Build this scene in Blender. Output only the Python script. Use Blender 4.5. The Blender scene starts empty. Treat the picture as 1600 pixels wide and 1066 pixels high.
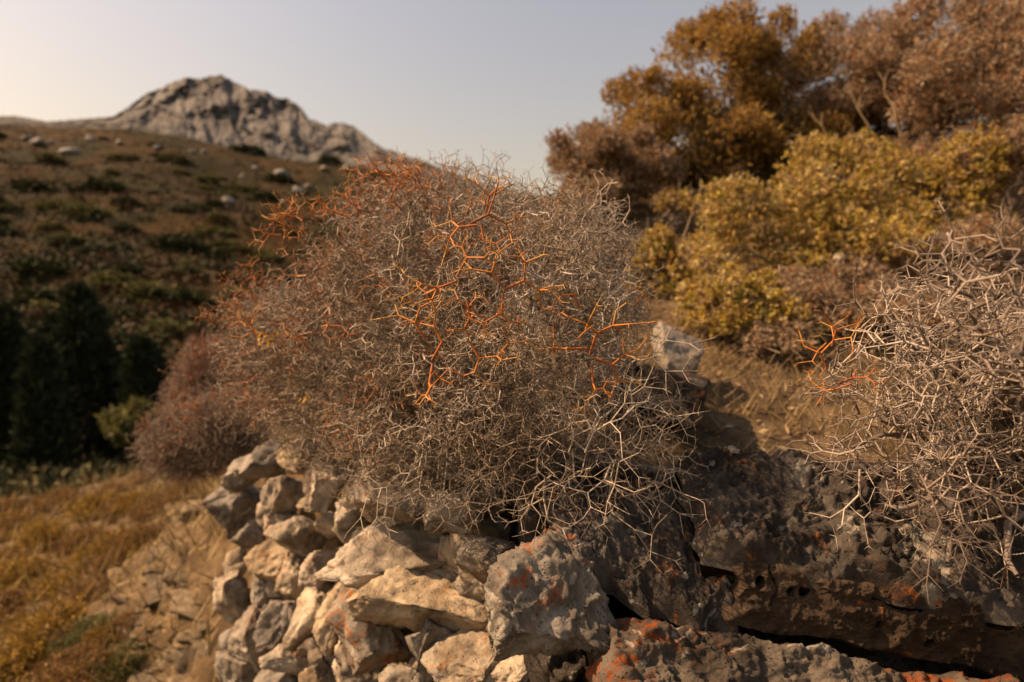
import bpy, bmesh, math, random
import numpy as np
from mathutils import Vector, Matrix, Euler

# ------------------------------------------------------------------ camera, world, sun, exposure
scene = bpy.context.scene
C = scene.collection
F = 889.0                                   # focal length in photo pixels (20 mm on a 36 mm sensor, 1600 px wide)
PITCH = math.atan(53.0 / F)                 # horizon at photo row 480
cam_d = bpy.data.cameras.new('camera')
cam = bpy.data.objects.new('camera', cam_d)
C.objects.link(cam)
cam.location = (0, 0, 0)
cam.rotation_euler = (math.pi / 2 - PITCH, 0, 0)
cam_d.lens = 20.0
cam_d.sensor_width = 36.0
cam_d.clip_start = 0.01
cam_d.clip_end = 3000
cam_d.dof.use_dof = True
cam_d.dof.focus_distance = 0.53
cam_d.dof.aperture_fstop = 4.2
scene.camera = cam

SUN_EL = math.radians(46)
SUN_AZ = math.radians(-91)                  # from +Y (view direction), negative is to the left
world = bpy.data.worlds.new('World')
scene.world = world
world.use_nodes = True
wn = world.node_tree.nodes
sky = wn.new('ShaderNodeTexSky')
sky.sky_type = 'NISHITA'
sky.sun_disc = False
sky.sun_elevation = SUN_EL
sky.sun_rotation = SUN_AZ
sky.air_density = 2.2
sky.dust_density = 3.0
sky.ozone_density = 0.0
sky.altitude = 100
bg = wn['Background']
bg.inputs['Strength'].default_value = 0.08
world.node_tree.links.new(sky.outputs[0], bg.inputs['Color'])

sun_d = bpy.data.lights.new('sun', 'SUN')
sun_d.energy = 4.7
sun_d.angle = math.radians(0.5)
sun_d.color = (1.0, 0.81, 0.52)
sun = bpy.data.objects.new('sun', sun_d)
C.objects.link(sun)
sdir = Vector((math.sin(SUN_AZ) * math.cos(SUN_EL), math.cos(SUN_AZ) * math.cos(SUN_EL), math.sin(SUN_EL)))
sun.rotation_euler = sdir.to_track_quat('Z', 'Y').to_euler()
sun.location = sdir * 20

scene.view_settings.view_transform = 'Standard'
scene.view_settings.look = 'None'
scene.view_settings.exposure = 0.78
scene.view_settings.gamma = 1.0
scene.view_settings.use_curve_mapping = False
scene.view_settings.use_white_balance = True         # the photograph is balanced warm
scene.view_settings.white_balance_temperature = 7950
scene.view_settings.white_balance_tint = 33

R = np.random.default_rng(7)
random.seed(7)
FWD = np.array([0, math.cos(PITCH), -math.sin(PITCH)])
UP = np.array([0, math.sin(PITCH), math.cos(PITCH)])
RT = np.array([1.0, 0, 0])


def ray(px, py):
    return FWD + (px - 800) / F * RT + (533 - py) / F * UP


def P(px, py, d):                            # photo pixel and depth along the view axis -> point
    return ray(px, py) * d


def PYy(px, py, y):                          # photo pixel and world y -> point
    r = ray(px, py)
    return r * (y / r[1])


# ------------------------------------------------------------------ noise
_perm = np.random.default_rng(3).permutation(256)
_perm = np.concatenate([_perm, _perm, _perm])
_grad = np.random.default_rng(4).normal(size=(256, 3))
_grad /= np.linalg.norm(_grad, axis=1)[:, None]


def pnoise(p):
    p = np.asarray(p, float)
    i = np.floor(p).astype(int)
    f = p - i
    i &= 255
    u = f * f * f * (f * (f * 6 - 15) + 10)
    out = 0
    for dx in (0, 1):
        for dy in (0, 1):
            for dz in (0, 1):
                h = _perm[_perm[_perm[(i[:, 0] + dx) & 255] + ((i[:, 1] + dy) & 255)] + ((i[:, 2] + dz) & 255)]
                g = _grad[h]
                d = f - np.array([dx, dy, dz])
                w = (u[:, 0] if dx else 1 - u[:, 0]) * (u[:, 1] if dy else 1 - u[:, 1]) * (u[:, 2] if dz else 1 - u[:, 2])
                out = out + w * (g * d).sum(1)
    return out * 1.6


def fbm(p, oct=4, lac=2.1, gain=0.5):
    a, s, o = 1.0, 0.0, 0.0
    q = np.asarray(p, float)
    for k in range(oct):
        o = o + a * pnoise(q + 17.3 * k)
        q = q * lac
        a *= gain
    return o


def ridged(p, oct=4, lac=2.1, gain=0.5):
    a, o = 1.0, 0.0
    q = np.asarray(p, float)
    for k in range(oct):
        o = o + a * (1 - 2 * np.abs(pnoise(q + 11.1 * k)))
        q = q * lac
        a *= gain
    return o


def sstep(a, b, x):
    t = np.clip((x - a) / (b - a), 0, 1)
    return t * t * (3 - 2 * t)


# ------------------------------------------------------------------ mesh helpers
def mesh_np(name, verts, faces, mat, smooth=True, col=None):
    verts = np.asarray(verts, np.float32)
    faces = np.asarray(faces, np.int32)
    me = bpy.data.meshes.new(name)
    me.vertices.add(len(verts))
    me.vertices.foreach_set('co', verts.ravel())
    k = faces.shape[1]
    me.loops.add(faces.size)
    me.loops.foreach_set('vertex_index', faces.ravel())
    me.polygons.add(len(faces))
    me.polygons.foreach_set('loop_start', np.arange(0, faces.size, k, dtype=np.int32))
    me.polygons.foreach_set('loop_total', np.full(len(faces), k, np.int32))
    me.polygons.foreach_set('use_smooth', np.full(len(faces), smooth, bool))
    if col is not None:
        at = me.color_attributes.new('Col', 'FLOAT_COLOR', 'POINT')
        c4 = np.ones((len(verts), 4), np.float32)
        c4[:, :3] = col
        at.data.foreach_set('color', c4.ravel())
    me.update()
    me.validate()
    if mat:
        me.materials.append(mat)
    return me


def link(name, data, parent=None, loc=None):
    o = bpy.data.objects.new(name, data)
    C.objects.link(o)
    if parent is not None:
        o.parent = parent
    if loc is not None:
        o.location = tuple(loc)
    return o


def attach(o, parent, M):
    if parent is not None:
        o.parent = parent
        o.matrix_parent_inverse = parent.matrix_basis.inverted()
    o.matrix_basis = M


def tag(o, label=None, cat=None, group=None, kind=None):
    if label: o['label'] = label
    if cat: o['category'] = cat
    if group: o['group'] = group
    if kind: o['kind'] = kind
    return o


def thing(name, label, cat, loc=(0, 0, 0), group=None):
    return tag(link(name, None, None, loc), label, cat, group)


def tubes(p0, p1, r0, r1, sides=4, col=None):
    n = len(p0)
    ax = p1 - p0
    L = np.linalg.norm(ax, axis=1)[:, None] + 1e-9
    ax = ax / L
    ref = np.where(np.abs(ax[:, 2:3]) < 0.9, np.array([[0, 0, 1.0]]), np.array([[1.0, 0, 0]]))
    u = np.cross(ax, ref); u /= np.linalg.norm(u, axis=1)[:, None] + 1e-9
    v = np.cross(ax, u)
    a = np.arange(sides) / sides * 2 * math.pi
    ring = u[:, None, :] * np.cos(a)[None, :, None] + v[:, None, :] * np.sin(a)[None, :, None]
    p0e = p0 - ax * np.minimum(r0[:, None] * 0.5, L * 0.2)
    A = p0e[:, None, :] + ring * r0[:, None, None]
    B = p1[:, None, :] + ring * r1[:, None, None]
    verts = np.stack([A, B], 1).reshape(-1, 3)
    base = (np.arange(n) * 2 * sides)[:, None]
    k = np.arange(sides)[None, :]
    k2 = (k + 1) % sides
    faces = np.stack([base + k, base + k2, base + sides + k2, base + sides + k], -1).reshape(-1, 4)
    c = None if col is None else np.repeat(col, 2 * sides, axis=0)
    return verts, faces, c


def frame(d):                                # (N,3) unit directions -> rotation matrices with local z along d
    d = d / (np.linalg.norm(d, axis=1)[:, None] + 1e-9)
    rnd = R.normal(size=d.shape)
    u = np.cross(d, rnd); u /= np.linalg.norm(u, axis=1)[:, None] + 1e-9
    v = np.cross(d, u)
    return np.stack([u, v, d], -1)


def leaves(pos, dirs, size, ratio, col, fold=0.25):
    M = frame(dirs)
    n = len(pos)
    loc = np.array([[0, 0, 0], [0.5 * ratio, fold * 0.5 * ratio, 0.45], [0, 0, 1.0], [-0.5 * ratio, fold * 0.5 * ratio, 0.45]])
    V = np.einsum('nij,kj->nki', M, loc) * size[:, None, None] + pos[:, None, :]
    b = (np.arange(n) * 4)[:, None]
    f = np.concatenate([b + np.array([[0, 1, 2]]), b + np.array([[0, 2, 3]])], 0)
    return V.reshape(-1, 3), f, np.repeat(col, 4, axis=0)


def leaves_tri(pos, dirs, size, ratio, col):
    M = frame(dirs)
    loc = np.array([[-0.5 * ratio, 0, 0.1], [0.5 * ratio, 0, 0.1], [0, 0, 1.0]])
    V = np.einsum('nij,kj->nki', M, loc) * size[:, None, None] + pos[:, None, :]
    return V.reshape(-1, 3), np.arange(len(pos) * 3).reshape(-1, 3), np.repeat(col, 3, axis=0)


# ------------------------------------------------------------------ materials
def newmat(name, rough=0.8):
    m = bpy.data.materials.new(name)
    m.use_nodes = True
    b = m.node_tree.nodes['Principled BSDF']
    b.inputs['Roughness'].default_value = rough
    b.inputs['Specular IOR Level'].default_value = 0.25
    return m, m.node_tree.nodes, m.node_tree.links, b


def ramp(N, L, fac, stops, interp='LINEAR'):
    r = N.new('ShaderNodeValToRGB')
    r.color_ramp.interpolation = interp
    e = r.color_ramp.elements
    while len(e) < len(stops): e.new(0.5)
    for k, (p, c) in enumerate(stops):
        e[k].position = p
        e[k].color = (*c, 1) if len(c) == 3 else c
    L.new(fac, r.inputs[0])
    return r.outputs[0]


def noise_n(N, L, vec, scale, detail=6, rough=0.6, dist=0.0):
    n = N.new('ShaderNodeTexNoise')
    n.inputs['Scale'].default_value = scale
    n.inputs['Detail'].default_value = detail
    n.inputs['Roughness'].default_value = rough
    n.inputs['Distortion'].default_value = dist
    L.new(vec, n.inputs['Vector'])
    return n.outputs[0]


def mix(N, L, fac, a, b, mode='MIX'):
    m = N.new('ShaderNodeMix'); m.data_type = 'RGBA'; m.blend_type = mode
    for s, v in ((m.inputs[0], fac), (m.inputs[6], a), (m.inputs[7], b)):
        if hasattr(v, 'is_linked') or isinstance(v, bpy.types.NodeSocket): L.new(v, s)
        elif isinstance(v, tuple): s.default_value = (*v, 1)
        else: s.default_value = v
    return m.outputs[2]


BW = lambda v: (v, v, v)


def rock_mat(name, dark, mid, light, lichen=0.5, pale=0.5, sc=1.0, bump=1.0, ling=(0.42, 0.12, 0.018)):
    m, N, L, b = newmat(name, 0.92)
    b.inputs['Specular IOR Level'].default_value = 0.12
    tc = N.new('ShaderNodeTexCoord')
    oi = N.new('ShaderNodeObjectInfo')
    mul = N.new('ShaderNodeVectorMath'); mul.operation = 'SCALE'
    comb = N.new('ShaderNodeCombineXYZ')
    for k in range(3): L.new(oi.outputs['Random'], comb.inputs[k])
    L.new(comb.outputs[0], mul.inputs[0]); mul.inputs['Scale'].default_value = 37.0
    add = N.new('ShaderNodeVectorMath'); add.operation = 'ADD'
    L.new(tc.outputs['Object'], add.inputs[0]); L.new(mul.outputs[0], add.inputs[1])
    v = add.outputs[0]
    n1 = noise_n(N, L, v, 14 * sc, 8, 0.62, 0.4)
    base = ramp(N, L, n1, [(0.33, dark), (0.48, mid), (0.64, light)])
    n2 = noise_n(N, L, v, 70 * sc, 8, 0.7)
    base = mix(N, L, 0.55, base, ramp(N, L, n2, [(0.3, BW(0.25)), (0.55, BW(0.85)), (0.75, BW(1.0))]), 'MULTIPLY')
    # per stone tone
    tone = ramp(N, L, oi.outputs['Random'], [(0.0, (0.72, 0.74, 0.78)), (0.5, (1, 1, 1)), (1.0, (1.12, 1.02, 0.86))])
    base = mix(N, L, 1.0, base, tone, 'MULTIPLY')
    # small dark pits / black lichen dots
    vo = N.new('ShaderNodeTexVoronoi'); vo.inputs['Scale'].default_value = 160 * sc
    L.new(v, vo.inputs['Vector'])
    pits = ramp(N, L, vo.outputs['Distance'], [(0.05, BW(1.0)), (0.22, BW(0.0))])
    pm = noise_n(N, L, v, 25 * sc, 3, 0.5)
    pmask = mix(N, L, 1.0, pits, ramp(N, L, pm, [(0.44, BW(0)), (0.56, BW(0.85))]), 'MULTIPLY')
    base = mix(N, L, pmask, base, (0.035, 0.03, 0.026))
    # pale crust lichen
    if pale > 0:
        n3 = noise_n(N, L, v, 17 * sc, 7, 0.58, 0.8)
        k = 0.66 - 0.10 * pale
        f = ramp(N, L, n3, [(k, BW(0)), (k + 0.025, BW(0.75))])
        base = mix(N, L, f, base, mix(N, L, n2, (0.17, 0.155, 0.125), (0.44, 0.41, 0.33)))
    if lichen > 0:
        big = noise_n(N, L, v, 9 * sc, 3, 0.5)
        n4 = noise_n(N, L, v, 48 * sc, 8, 0.7, 1.2)
        k = 0.70 - 0.14 * lichen
        fa = ramp(N, L, big, [(0.46, BW(0)), (0.56, BW(1))])
        fb = ramp(N, L, n4, [(k - 0.06, BW(0)), (k + 0.04, BW(0.92))])
        f = mix(N, L, 1.0, fa, fb, 'MULTIPLY')
        base = mix(N, L, f, base, mix(N, L, n2, (ling[0] * 0.5, ling[1] * 0.35, ling[2] * 0.6), (ling[0] * 1.15, ling[1] * 1.4, ling[2] * 1.3)))
    L.new(base, b.inputs['Base Color'])
    bp = N.new('ShaderNodeBump'); bp.inputs['Strength'].default_value = 0.9 * bump; bp.inputs['Distance'].default_value = 0.008 / sc
    n5 = noise_n(N, L, v, 110 * sc, 10, 0.72)
    hh = mix(N, L, 0.5, n5, mix(N, L, 0.6, n2, pits, 'SUBTRACT'))
    L.new(hh, bp.inputs['Height'])
    L.new(bp.outputs[0], b.inputs['Normal'])
    return m


def leaf_mat(name, trans=0.25, rough=0.6):
    m, N, L, b = newmat(name, rough)
    at = N.new('ShaderNodeVertexColor'); at.layer_name = 'Col'
    L.new(at.outputs[0], b.inputs['Base Color'])
    tr = N.new('ShaderNodeBsdfTranslucent')
    L.new(at.outputs[0], tr.inputs['Color'])
    mx = N.new('ShaderNodeMixShader'); mx.inputs[0].default_value = trans
    L.new(b.outputs[0], mx.inputs[1]); L.new(tr.outputs[0], mx.inputs[2])
    L.new(mx.outputs[0], N['Material Output'].inputs['Surface'])
    return m


def twig_mat(name, stops, attr=False):
    m, N, L, b = newmat(name, 0.55)
    b.inputs['Specular IOR Level'].default_value = 0.35
    if attr:
        at = N.new('ShaderNodeVertexColor'); at.layer_name = 'Col'
        base = at.outputs[0]
    else:
        oi = N.new('ShaderNodeObjectInfo')
        base = ramp(N, L, oi.outputs['Random'], stops)
    tc = N.new('ShaderNodeTexCoord')
    n = noise_n(N, L, tc.outputs['Object'], 260, 4, 0.6)
    base = mix(N, L, 0.8, base, ramp(N, L, n, [(0.3, BW(0.55)), (0.6, BW(1.0)), (0.8, BW(1.15))]), 'MULTIPLY')
    L.new(base, b.inputs['Base Color'])
    bp = N.new('ShaderNodeBump'); bp.inputs['Strength'].default_value = 0.4; bp.inputs['Distance'].default_value = 0.0008
    L.new(n, bp.inputs['Height']); L.new(bp.outputs[0], b.inputs['Normal'])
    return m


def shoot_mat(name):
    m, N, L, b = newmat(name, 0.5)
    tc = N.new('ShaderNodeTexCoord'); oi = N.new('ShaderNodeObjectInfo')
    sep = N.new('ShaderNodeSeparateXYZ'); L.new(tc.outputs['Object'], sep.inputs[0])
    mr = N.new('ShaderNodeMapRange'); mr.inputs['From Min'].default_value = 0.0; mr.inputs['From Max'].default_value = 0.075
    L.new(sep.outputs['Z'], mr.inputs['Value'])
    n = noise_n(N, L, tc.outputs['Object'], 90, 5, 0.6)
    ad = N.new('ShaderNodeMath'); ad.operation = 'MULTIPLY_ADD'; ad.inputs[1].default_value = 0.7
    L.new(n, ad.inputs[0]); L.new(mr.outputs[0], ad.inputs[2])
    base = ramp(N, L, ad.outputs[0], [(0.25, (0.20, 0.075, 0.035)), (0.5, (0.42, 0.115, 0.022)), (0.8, (0.52, 0.19, 0.03)), (1.0, (0.58, 0.32, 0.08))])
    base = mix(N, L, 1.0, base, ramp(N, L, oi.outputs['Random'], [(0, (0.7, 0.62, 0.6)), (0.5, (1, 1, 1)), (1, (1.1, 1.25, 1.5))]), 'MULTIPLY')
    n2 = noise_n(N, L, tc.outputs['Object'], 420, 4, 0.6)
    base = mix(N, L, 0.7, base, ramp(N, L, n2, [(0.3, BW(0.5)), (0.6, BW(1.0))]), 'MULTIPLY')
    L.new(base, b.inputs['Base Color'])
    bp = N.new('ShaderNodeBump'); bp.inputs['Strength'].default_value = 0.5; bp.inputs['Distance'].default_value = 0.0008
    L.new(n2, bp.inputs['Height']); L.new(bp.outputs[0], b.inputs['Normal'])
    return m


def ground_mat(name, stops, sc, extra=None):
    m, N, L, b = newmat(name, 0.95)
    b.inputs['Specular IOR Level'].default_value = 0.1
    tc = N.new('ShaderNodeTexCoord')
    v = tc.outputs['Object']
    n1 = noise_n(N, L, v, sc, 8, 0.65, 0.3)
    base = ramp(N, L, n1, stops)
    n2 = noise_n(N, L, v, sc * 9, 8, 0.7)
    base = mix(N, L, 0.75, base, ramp(N, L, n2, [(0.3, BW(0.3)), (0.6, BW(1.0)), (0.75, BW(1.3))]), 'MULTIPLY')
    L.new(base, b.inputs['Base Color'])
    bp = N.new('ShaderNodeBump'); bp.inputs['Strength'].default_value = 0.8; bp.inputs['Distance'].default_value = 0.05 / sc
    L.new(n2, bp.inputs['Height']); L.new(bp.outputs[0], b.inputs['Normal'])
    return m


M_STONE = rock_mat('wall_stone', (0.13, 0.105, 0.075), (0.34, 0.29, 0.22), (0.56, 0.49, 0.385), 0.65, 0.7)
M_STONE_O = rock_mat('wall_stone_orange', (0.13, 0.105, 0.075), (0.32, 0.27, 0.20), (0.52, 0.45, 0.35), 1.0, 0.5)
M_GREY = rock_mat('wall_stone_grey', (0.13, 0.11, 0.085), (0.27, 0.235, 0.185), (0.42, 0.37, 0.30), 0.4, 0.6)
M_ROUND = rock_mat('round_stone', (0.075, 0.064, 0.05), (0.17, 0.15, 0.12), (0.33, 0.30, 0.245), 0.75, 0.9, ling=(0.42, 0.09, 0.014))
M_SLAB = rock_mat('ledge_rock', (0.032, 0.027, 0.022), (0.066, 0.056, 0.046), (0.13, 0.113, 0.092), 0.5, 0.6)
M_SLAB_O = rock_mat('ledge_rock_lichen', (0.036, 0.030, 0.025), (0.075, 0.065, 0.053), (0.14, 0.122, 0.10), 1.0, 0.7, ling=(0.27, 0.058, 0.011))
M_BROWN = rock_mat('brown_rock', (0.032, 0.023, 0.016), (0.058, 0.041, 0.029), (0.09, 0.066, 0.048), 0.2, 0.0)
M_TAN = rock_mat('tan_rock', (0.11, 0.08, 0.045), (0.22, 0.165, 0.10), (0.34, 0.265, 0.17), 0.25, 0.2, sc=0.6)
M_CLIFF = rock_mat('cliff_rock', (0.15, 0.138, 0.12), (0.21, 0.197, 0.175), (0.27, 0.254, 0.228), 0.0, 0.0, sc=0.004, bump=1.0)
M_BOULD = rock_mat('hill_boulder', (0.15, 0.14, 0.12), (0.26, 0.245, 0.215), (0.35, 0.335, 0.30), 0.0, 0.0, sc=0.02)
M_EARTH = ground_mat('earth', [(0.3, (0.055, 0.037, 0.02)), (0.5, (0.12, 0.082, 0.044)), (0.7, (0.21, 0.148, 0.08))], 9)
M_HILL = ground_mat('hill_ground', [(0.3, (0.016, 0.018, 0.005)), (0.45, (0.030, 0.024, 0.007)), (0.58, (0.060, 0.032, 0.010)), (0.7, (0.028, 0.029, 0.007))], 0.035)
M_LEAF = leaf_mat('leaf', 0.35)
M_NEEDLE = leaf_mat('dark_foliage', 0.05, 0.8)
M_TWIG = twig_mat('grey_twig', [(0.0, (0.16, 0.115, 0.075)), (0.45, (0.29, 0.23, 0.165)), (1.0, (0.48, 0.405, 0.31))])
M_TWIG_PALE = twig_mat('pale_grey_twig', [(0.0, (0.12, 0.088, 0.064)), (0.4, (0.23, 0.18, 0.14)), (1.0, (0.46, 0.39, 0.31))])
M_SUNLIT = twig_mat('sunlit_twig', [(0.0, (0.26, 0.215, 0.17)), (0.45, (0.38, 0.325, 0.265)), (1.0, (0.52, 0.46, 0.39))])  # paler copy of the grey twig, with sunlight painted into its colour
M_TWIGC = twig_mat('mixed_twig', None, True)
M_ORANGE = shoot_mat('orange_twig')
M_BARK = twig_mat('bark', [(0.0, (0.10, 0.075, 0.055)), (1.0, (0.20, 0.16, 0.125))])
M_STALK = twig_mat('dry_stalk', [(0.0, (0.22, 0.15, 0.075)), (1.0, (0.34, 0.25, 0.13))])


# ------------------------------------------------------------------ the far setting: hillside and cliff
def interp(x, pts):
    return np.interp(x, [p[0] for p in pts], [p[1] for p in pts])


CLIFF_BASE = [(-1800, 205), (0, 192), (110, 200), (200, 200), (300, 214), (400, 240), (470, 252), (540, 258), (600, 266), (650, 272), (760, 300), (1000, 335), (2600, 335)]
SKYLINE = [(-1800, 196), (-60, 184), (0, 182), (40, 181), (90, 190), (190, 182), (215, 166), (240, 148), (262, 138), (285, 128), (303, 121), (325, 123), (345, 118), (360, 118), (378, 128), (398, 140), (420, 141), (440, 152), (460, 155),
           (478, 168), (490, 186), (512, 194), (540, 192), (560, 198), (585, 220), (604, 232), (630, 240), (660, 250), (760, 290), (1000, 330), (2600, 330)]
Y_CLIFF = 255.0


def hill_z(px, y):
    """terrain height over photo column px at distance y: valley, then a slope up to the foot of the cliff"""
    px = np.asarray(px, float); y = np.asarray(y, float)
    r = ray(0, interp(px, CLIFF_BASE) if False else 533.0)
    pyb = interp(px, CLIFF_BASE)
    zt = Y_CLIFF * np.tan(np.arctan((533 - pyb) / F) - PITCH)      # height of the foot of the cliff
    zv = interp(y, [(3, -2.6), (6, -3.4), (15, -6.5), (30, -9.0), (42, -7.6)])
    s = np.clip((y - 42) / (Y_CLIFF - 42), 0, 1)
    up = -7.6 + (zt + 7.6) * (0.82 * s + 0.18 * s * s)
    z = np.where(y < 42, zv, up)
    x = (px - 800) / F * y
    q = np.stack([x * 0.02, y * 0.035, np.zeros_like(y)], -1)
    z = z + 2.6 * fbm(q.reshape(-1, 3), 3).reshape(y.shape) * sstep(30, 90, y) * (1 - sstep(215, 255, y))
    # stepped old terraces
    z = z + 0.7 * np.sin(z * 0.9 + 2 * np.sin(x * 0.03)) * sstep(45, 70, y) * (1 - sstep(140, 220, y))
    return z


def grid_faces(nr, nc):
    i = np.arange((nr - 1) * nc).reshape(nr - 1, nc)[:, :-1]
    return np.stack([i, i + 1, i + nc + 1, i + nc], -1).reshape(-1, 4)


cols = np.concatenate([np.linspace(-1800, -100, 60), np.linspace(-80, 900, 150), np.linspace(930, 2600, 50)])
rows = np.concatenate([np.geomspace(3.5, 42, 30), np.geomspace(43.5, 262, 130)])
PXg, Yg = np.meshgrid(cols, rows)
Zg = hill_z(PXg, Yg)
Xg = (PXg - 800) / F * Yg
hill = link('hillside', mesh_np('hillside', np.stack([Xg, Yg, Zg], -1).reshape(-1, 3), grid_faces(len(rows), len(cols)), M_HILL))
tag(hill, 'scrub covered hillside rising to the grey crag', kind='structure')

# cliff: columns of rock with ribs, gullies and ledges; the crest then falls away behind
ccols = np.concatenate([np.linspace(-1800, -140, 50), np.linspace(-120, 780, 330), np.linspace(790, 2600, 40)])
T = np.concatenate([np.linspace(-0.15, 1.0, 60), np.linspace(1.05, 2.0, 12)])
PXc, Tc = np.meshgrid(ccols, T)
base_py = interp(PXc, CLIFF_BASE) + 6
top_py = interp(PXc, SKYLINE)
tt = np.clip(Tc, -0.15, 1)
hgt = np.clip((base_py - top_py) / 70, 0.05, 1.2)
skew = PXc + 26 * tt
q1 = np.stack([skew / 70, tt * 1.6, np.full_like(PXc, 3.0)], -1).reshape(-1, 3)
q2 = np.stack([skew / 24, tt * 3.2, np.full_like(PXc, 9.0)], -1).reshape(-1, 3)
warp = np.stack([fbm(q1 * 1.3 + 5, 2), fbm(q1 * 1.3 + 15, 2), 0 * q1[:, 0]], -1)
ribs = ridged(q1 + 0.35 * warp, 3).reshape(PXc.shape) * 5 + fbm(q2 + 0.3 * warp, 5, gain=0.68).reshape(PXc.shape) * 5 + np.round(2.5 * fbm(q2 * np.array([0.8, 0.5, 1]) + 77, 3)).reshape(PXc.shape) * 1.6
ledge = np.round(3 * fbm(q2 * np.array([0.35, 1.0, 1]) + 31, 2)).reshape(PXc.shape) * 1.3
Yc = Y_CLIFF + 4 + 30 * np.clip(tt, 0, 1) ** 1.3 * hgt - 0.6 * (ribs + ledge) * hgt * np.clip(0.25 + tt, 0, 1)
back = np.clip(Tc - 1, 0, 1)
Yc = Yc + back * 60
pyc = base_py + (top_py - base_py) * tt + 2.6 * fbm(np.stack([PXc / 9, 0 * PXc, 0 * PXc], -1).reshape(-1, 3), 3, gain=0.7).reshape(PXc.shape) * sstep(0.6, 1.0, tt) * np.clip(hgt * 2, 0.3, 1)
Zc = Yc * np.tan(np.arctan((533 - pyc) / F) - PITCH)
Ztop = (Yc - back * 60) * np.tan(np.arctan((533 - pyc) / F) - PITCH)
Zc = np.where(back > 0, Ztop - back * 45, Zc)
Xc = (PXc - 800) / F * np.where(back > 0, Yc, Yc)
cliff = link('cliff', mesh_np('cliff', np.stack([Xc, Yc, Zc], -1).reshape(-1, 3), grid_faces(len(T), len(ccols)), M_CLIFF))
tag(cliff, 'grey limestone crag on the crest of the hill', kind='structure')


def on_hill(px, py):
    ys = np.geomspace(44, 254, 300)
    z = hill_z(np.full_like(ys, px), ys)
    pp = 533 - F * np.tan(np.arctan2(z, ys) + PITCH)
    k = int(np.argmin(np.abs(pp - py)))
    y = ys[k]
    return np.array([(px - 800) / F * y, y, z[k]])


# ------------------------------------------------------------------ near ground: lower path, bank and upper terrace in one sheet
WALL = [(5.2, 0.2), (2.4, 0.45), (1.1, 0.56), (0.5, 0.62), (0.10, 0.64), (-0.03, 0.66), (-0.30, 0.95), (-0.66, 1.34), (-0.86, 1.72), (-1.02, 2.2), (-1.35, 3.2), (-1.9, 4.6), (-2.6, 7.2)]


def wall_sd(x, y):                           # signed distance to the wall line, positive on the upper terrace
    best = np.full(x.shape, 1e9); sg = np.ones(x.shape)
    for (x0, y0), (x1, y1) in zip(WALL[:-1], WALL[1:]):
        dx, dy = x1 - x0, y1 - y0
        t = np.clip(((x - x0) * dx + (y - y0) * dy) / (dx * dx + dy * dy), 0, 1)
        ex, ey = x - (x0 + t * dx), y - (y0 + t * dy)
        d = np.hypot(ex, ey)
        c = dx * (y - y0) - dy * (x - x0)
        m = d < best - 1e-9
        best = np.where(m, d, best); sg = np.where(m, np.where(c < 0, 1.0, -1.0), sg)
    return best * sg


def ground_z(x, y):
    x = np.asarray(x, float); y = np.asarray(y, float)
    sd = wall_sd(x, y)
    t = np.clip(y - 0.8, 0, 2.05)
    up = 0.25 * t + 0.10 * t * t + 0.30 * np.clip(y - 2.85, 0, 10) * sstep(0.2, 2.6, sd)
    up = -0.27 + up * sstep(-0.9, 0.25, x - 0.12 * (y - 1)) - 0.16 * sstep(0.2, -0.8, x)
    up = up + 0.02 * fbm(np.stack([x * 5, y * 5, 0 * x], -1).reshape(-1, 3), 4).reshape(x.shape)
    low = -1.28 + 0.05 * (x + 1) * (x < 0)
    bank = 0.62 * np.exp(-np.clip(-sd, 0, 9) / 0.55) * sstep(1.25, 2.2, y) * sstep(-0.1, -0.6, x)
    low = low + bank
    edge = y - (4.15 + 0.45 * (x + 3.2))
    low = low - 0.55 * np.clip(edge, 0, 9)
    low = low + 0.06 * fbm(np.stack([x * 2.2, y * 2.2, 0 * x + 4], -1).reshape(-1, 3), 5).reshape(x.shape)
    w = sstep(0.05, 0.11, sd)
    return low * (1 - w) + up * w


gx = np.concatenate([np.linspace(-9, -2.6, 60), np.linspace(-2.56, 1.6, 190), np.linspace(1.66, 7, 60)])
gy = np.concatenate([np.linspace(-6, 0.3, 40), np.linspace(0.32, 3.2, 170), np.linspace(3.25, 7.4, 70)])
GX, GY = np.meshgrid(gx, gy)
GZ = ground_z(GX, GY)
ground = link('ground', mesh_np('ground', np.stack([GX, GY, GZ], -1).reshape(-1, 3), grid_faces(len(gy), len(gx)), M_EARTH))
tag(ground, 'dry brown earth of the path and the terrace above the wall', kind='structure')


def gz(x, y):
    return float(ground_z(np.array([x]), np.array([y]))[0])


# ------------------------------------------------------------------ stones
_ico = {}


def ico(n):
    if n not in _ico:
        bm = bmesh.new()
        bmesh.ops.create_icosphere(bm, subdivisions=n, radius=1.0)
        _ico[n] = (np.array([v.co[:] for v in bm.verts]), np.array([[v.index for v in f.verts] for f in bm.faces]))
        bm.free()
    return _ico[n]


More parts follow.
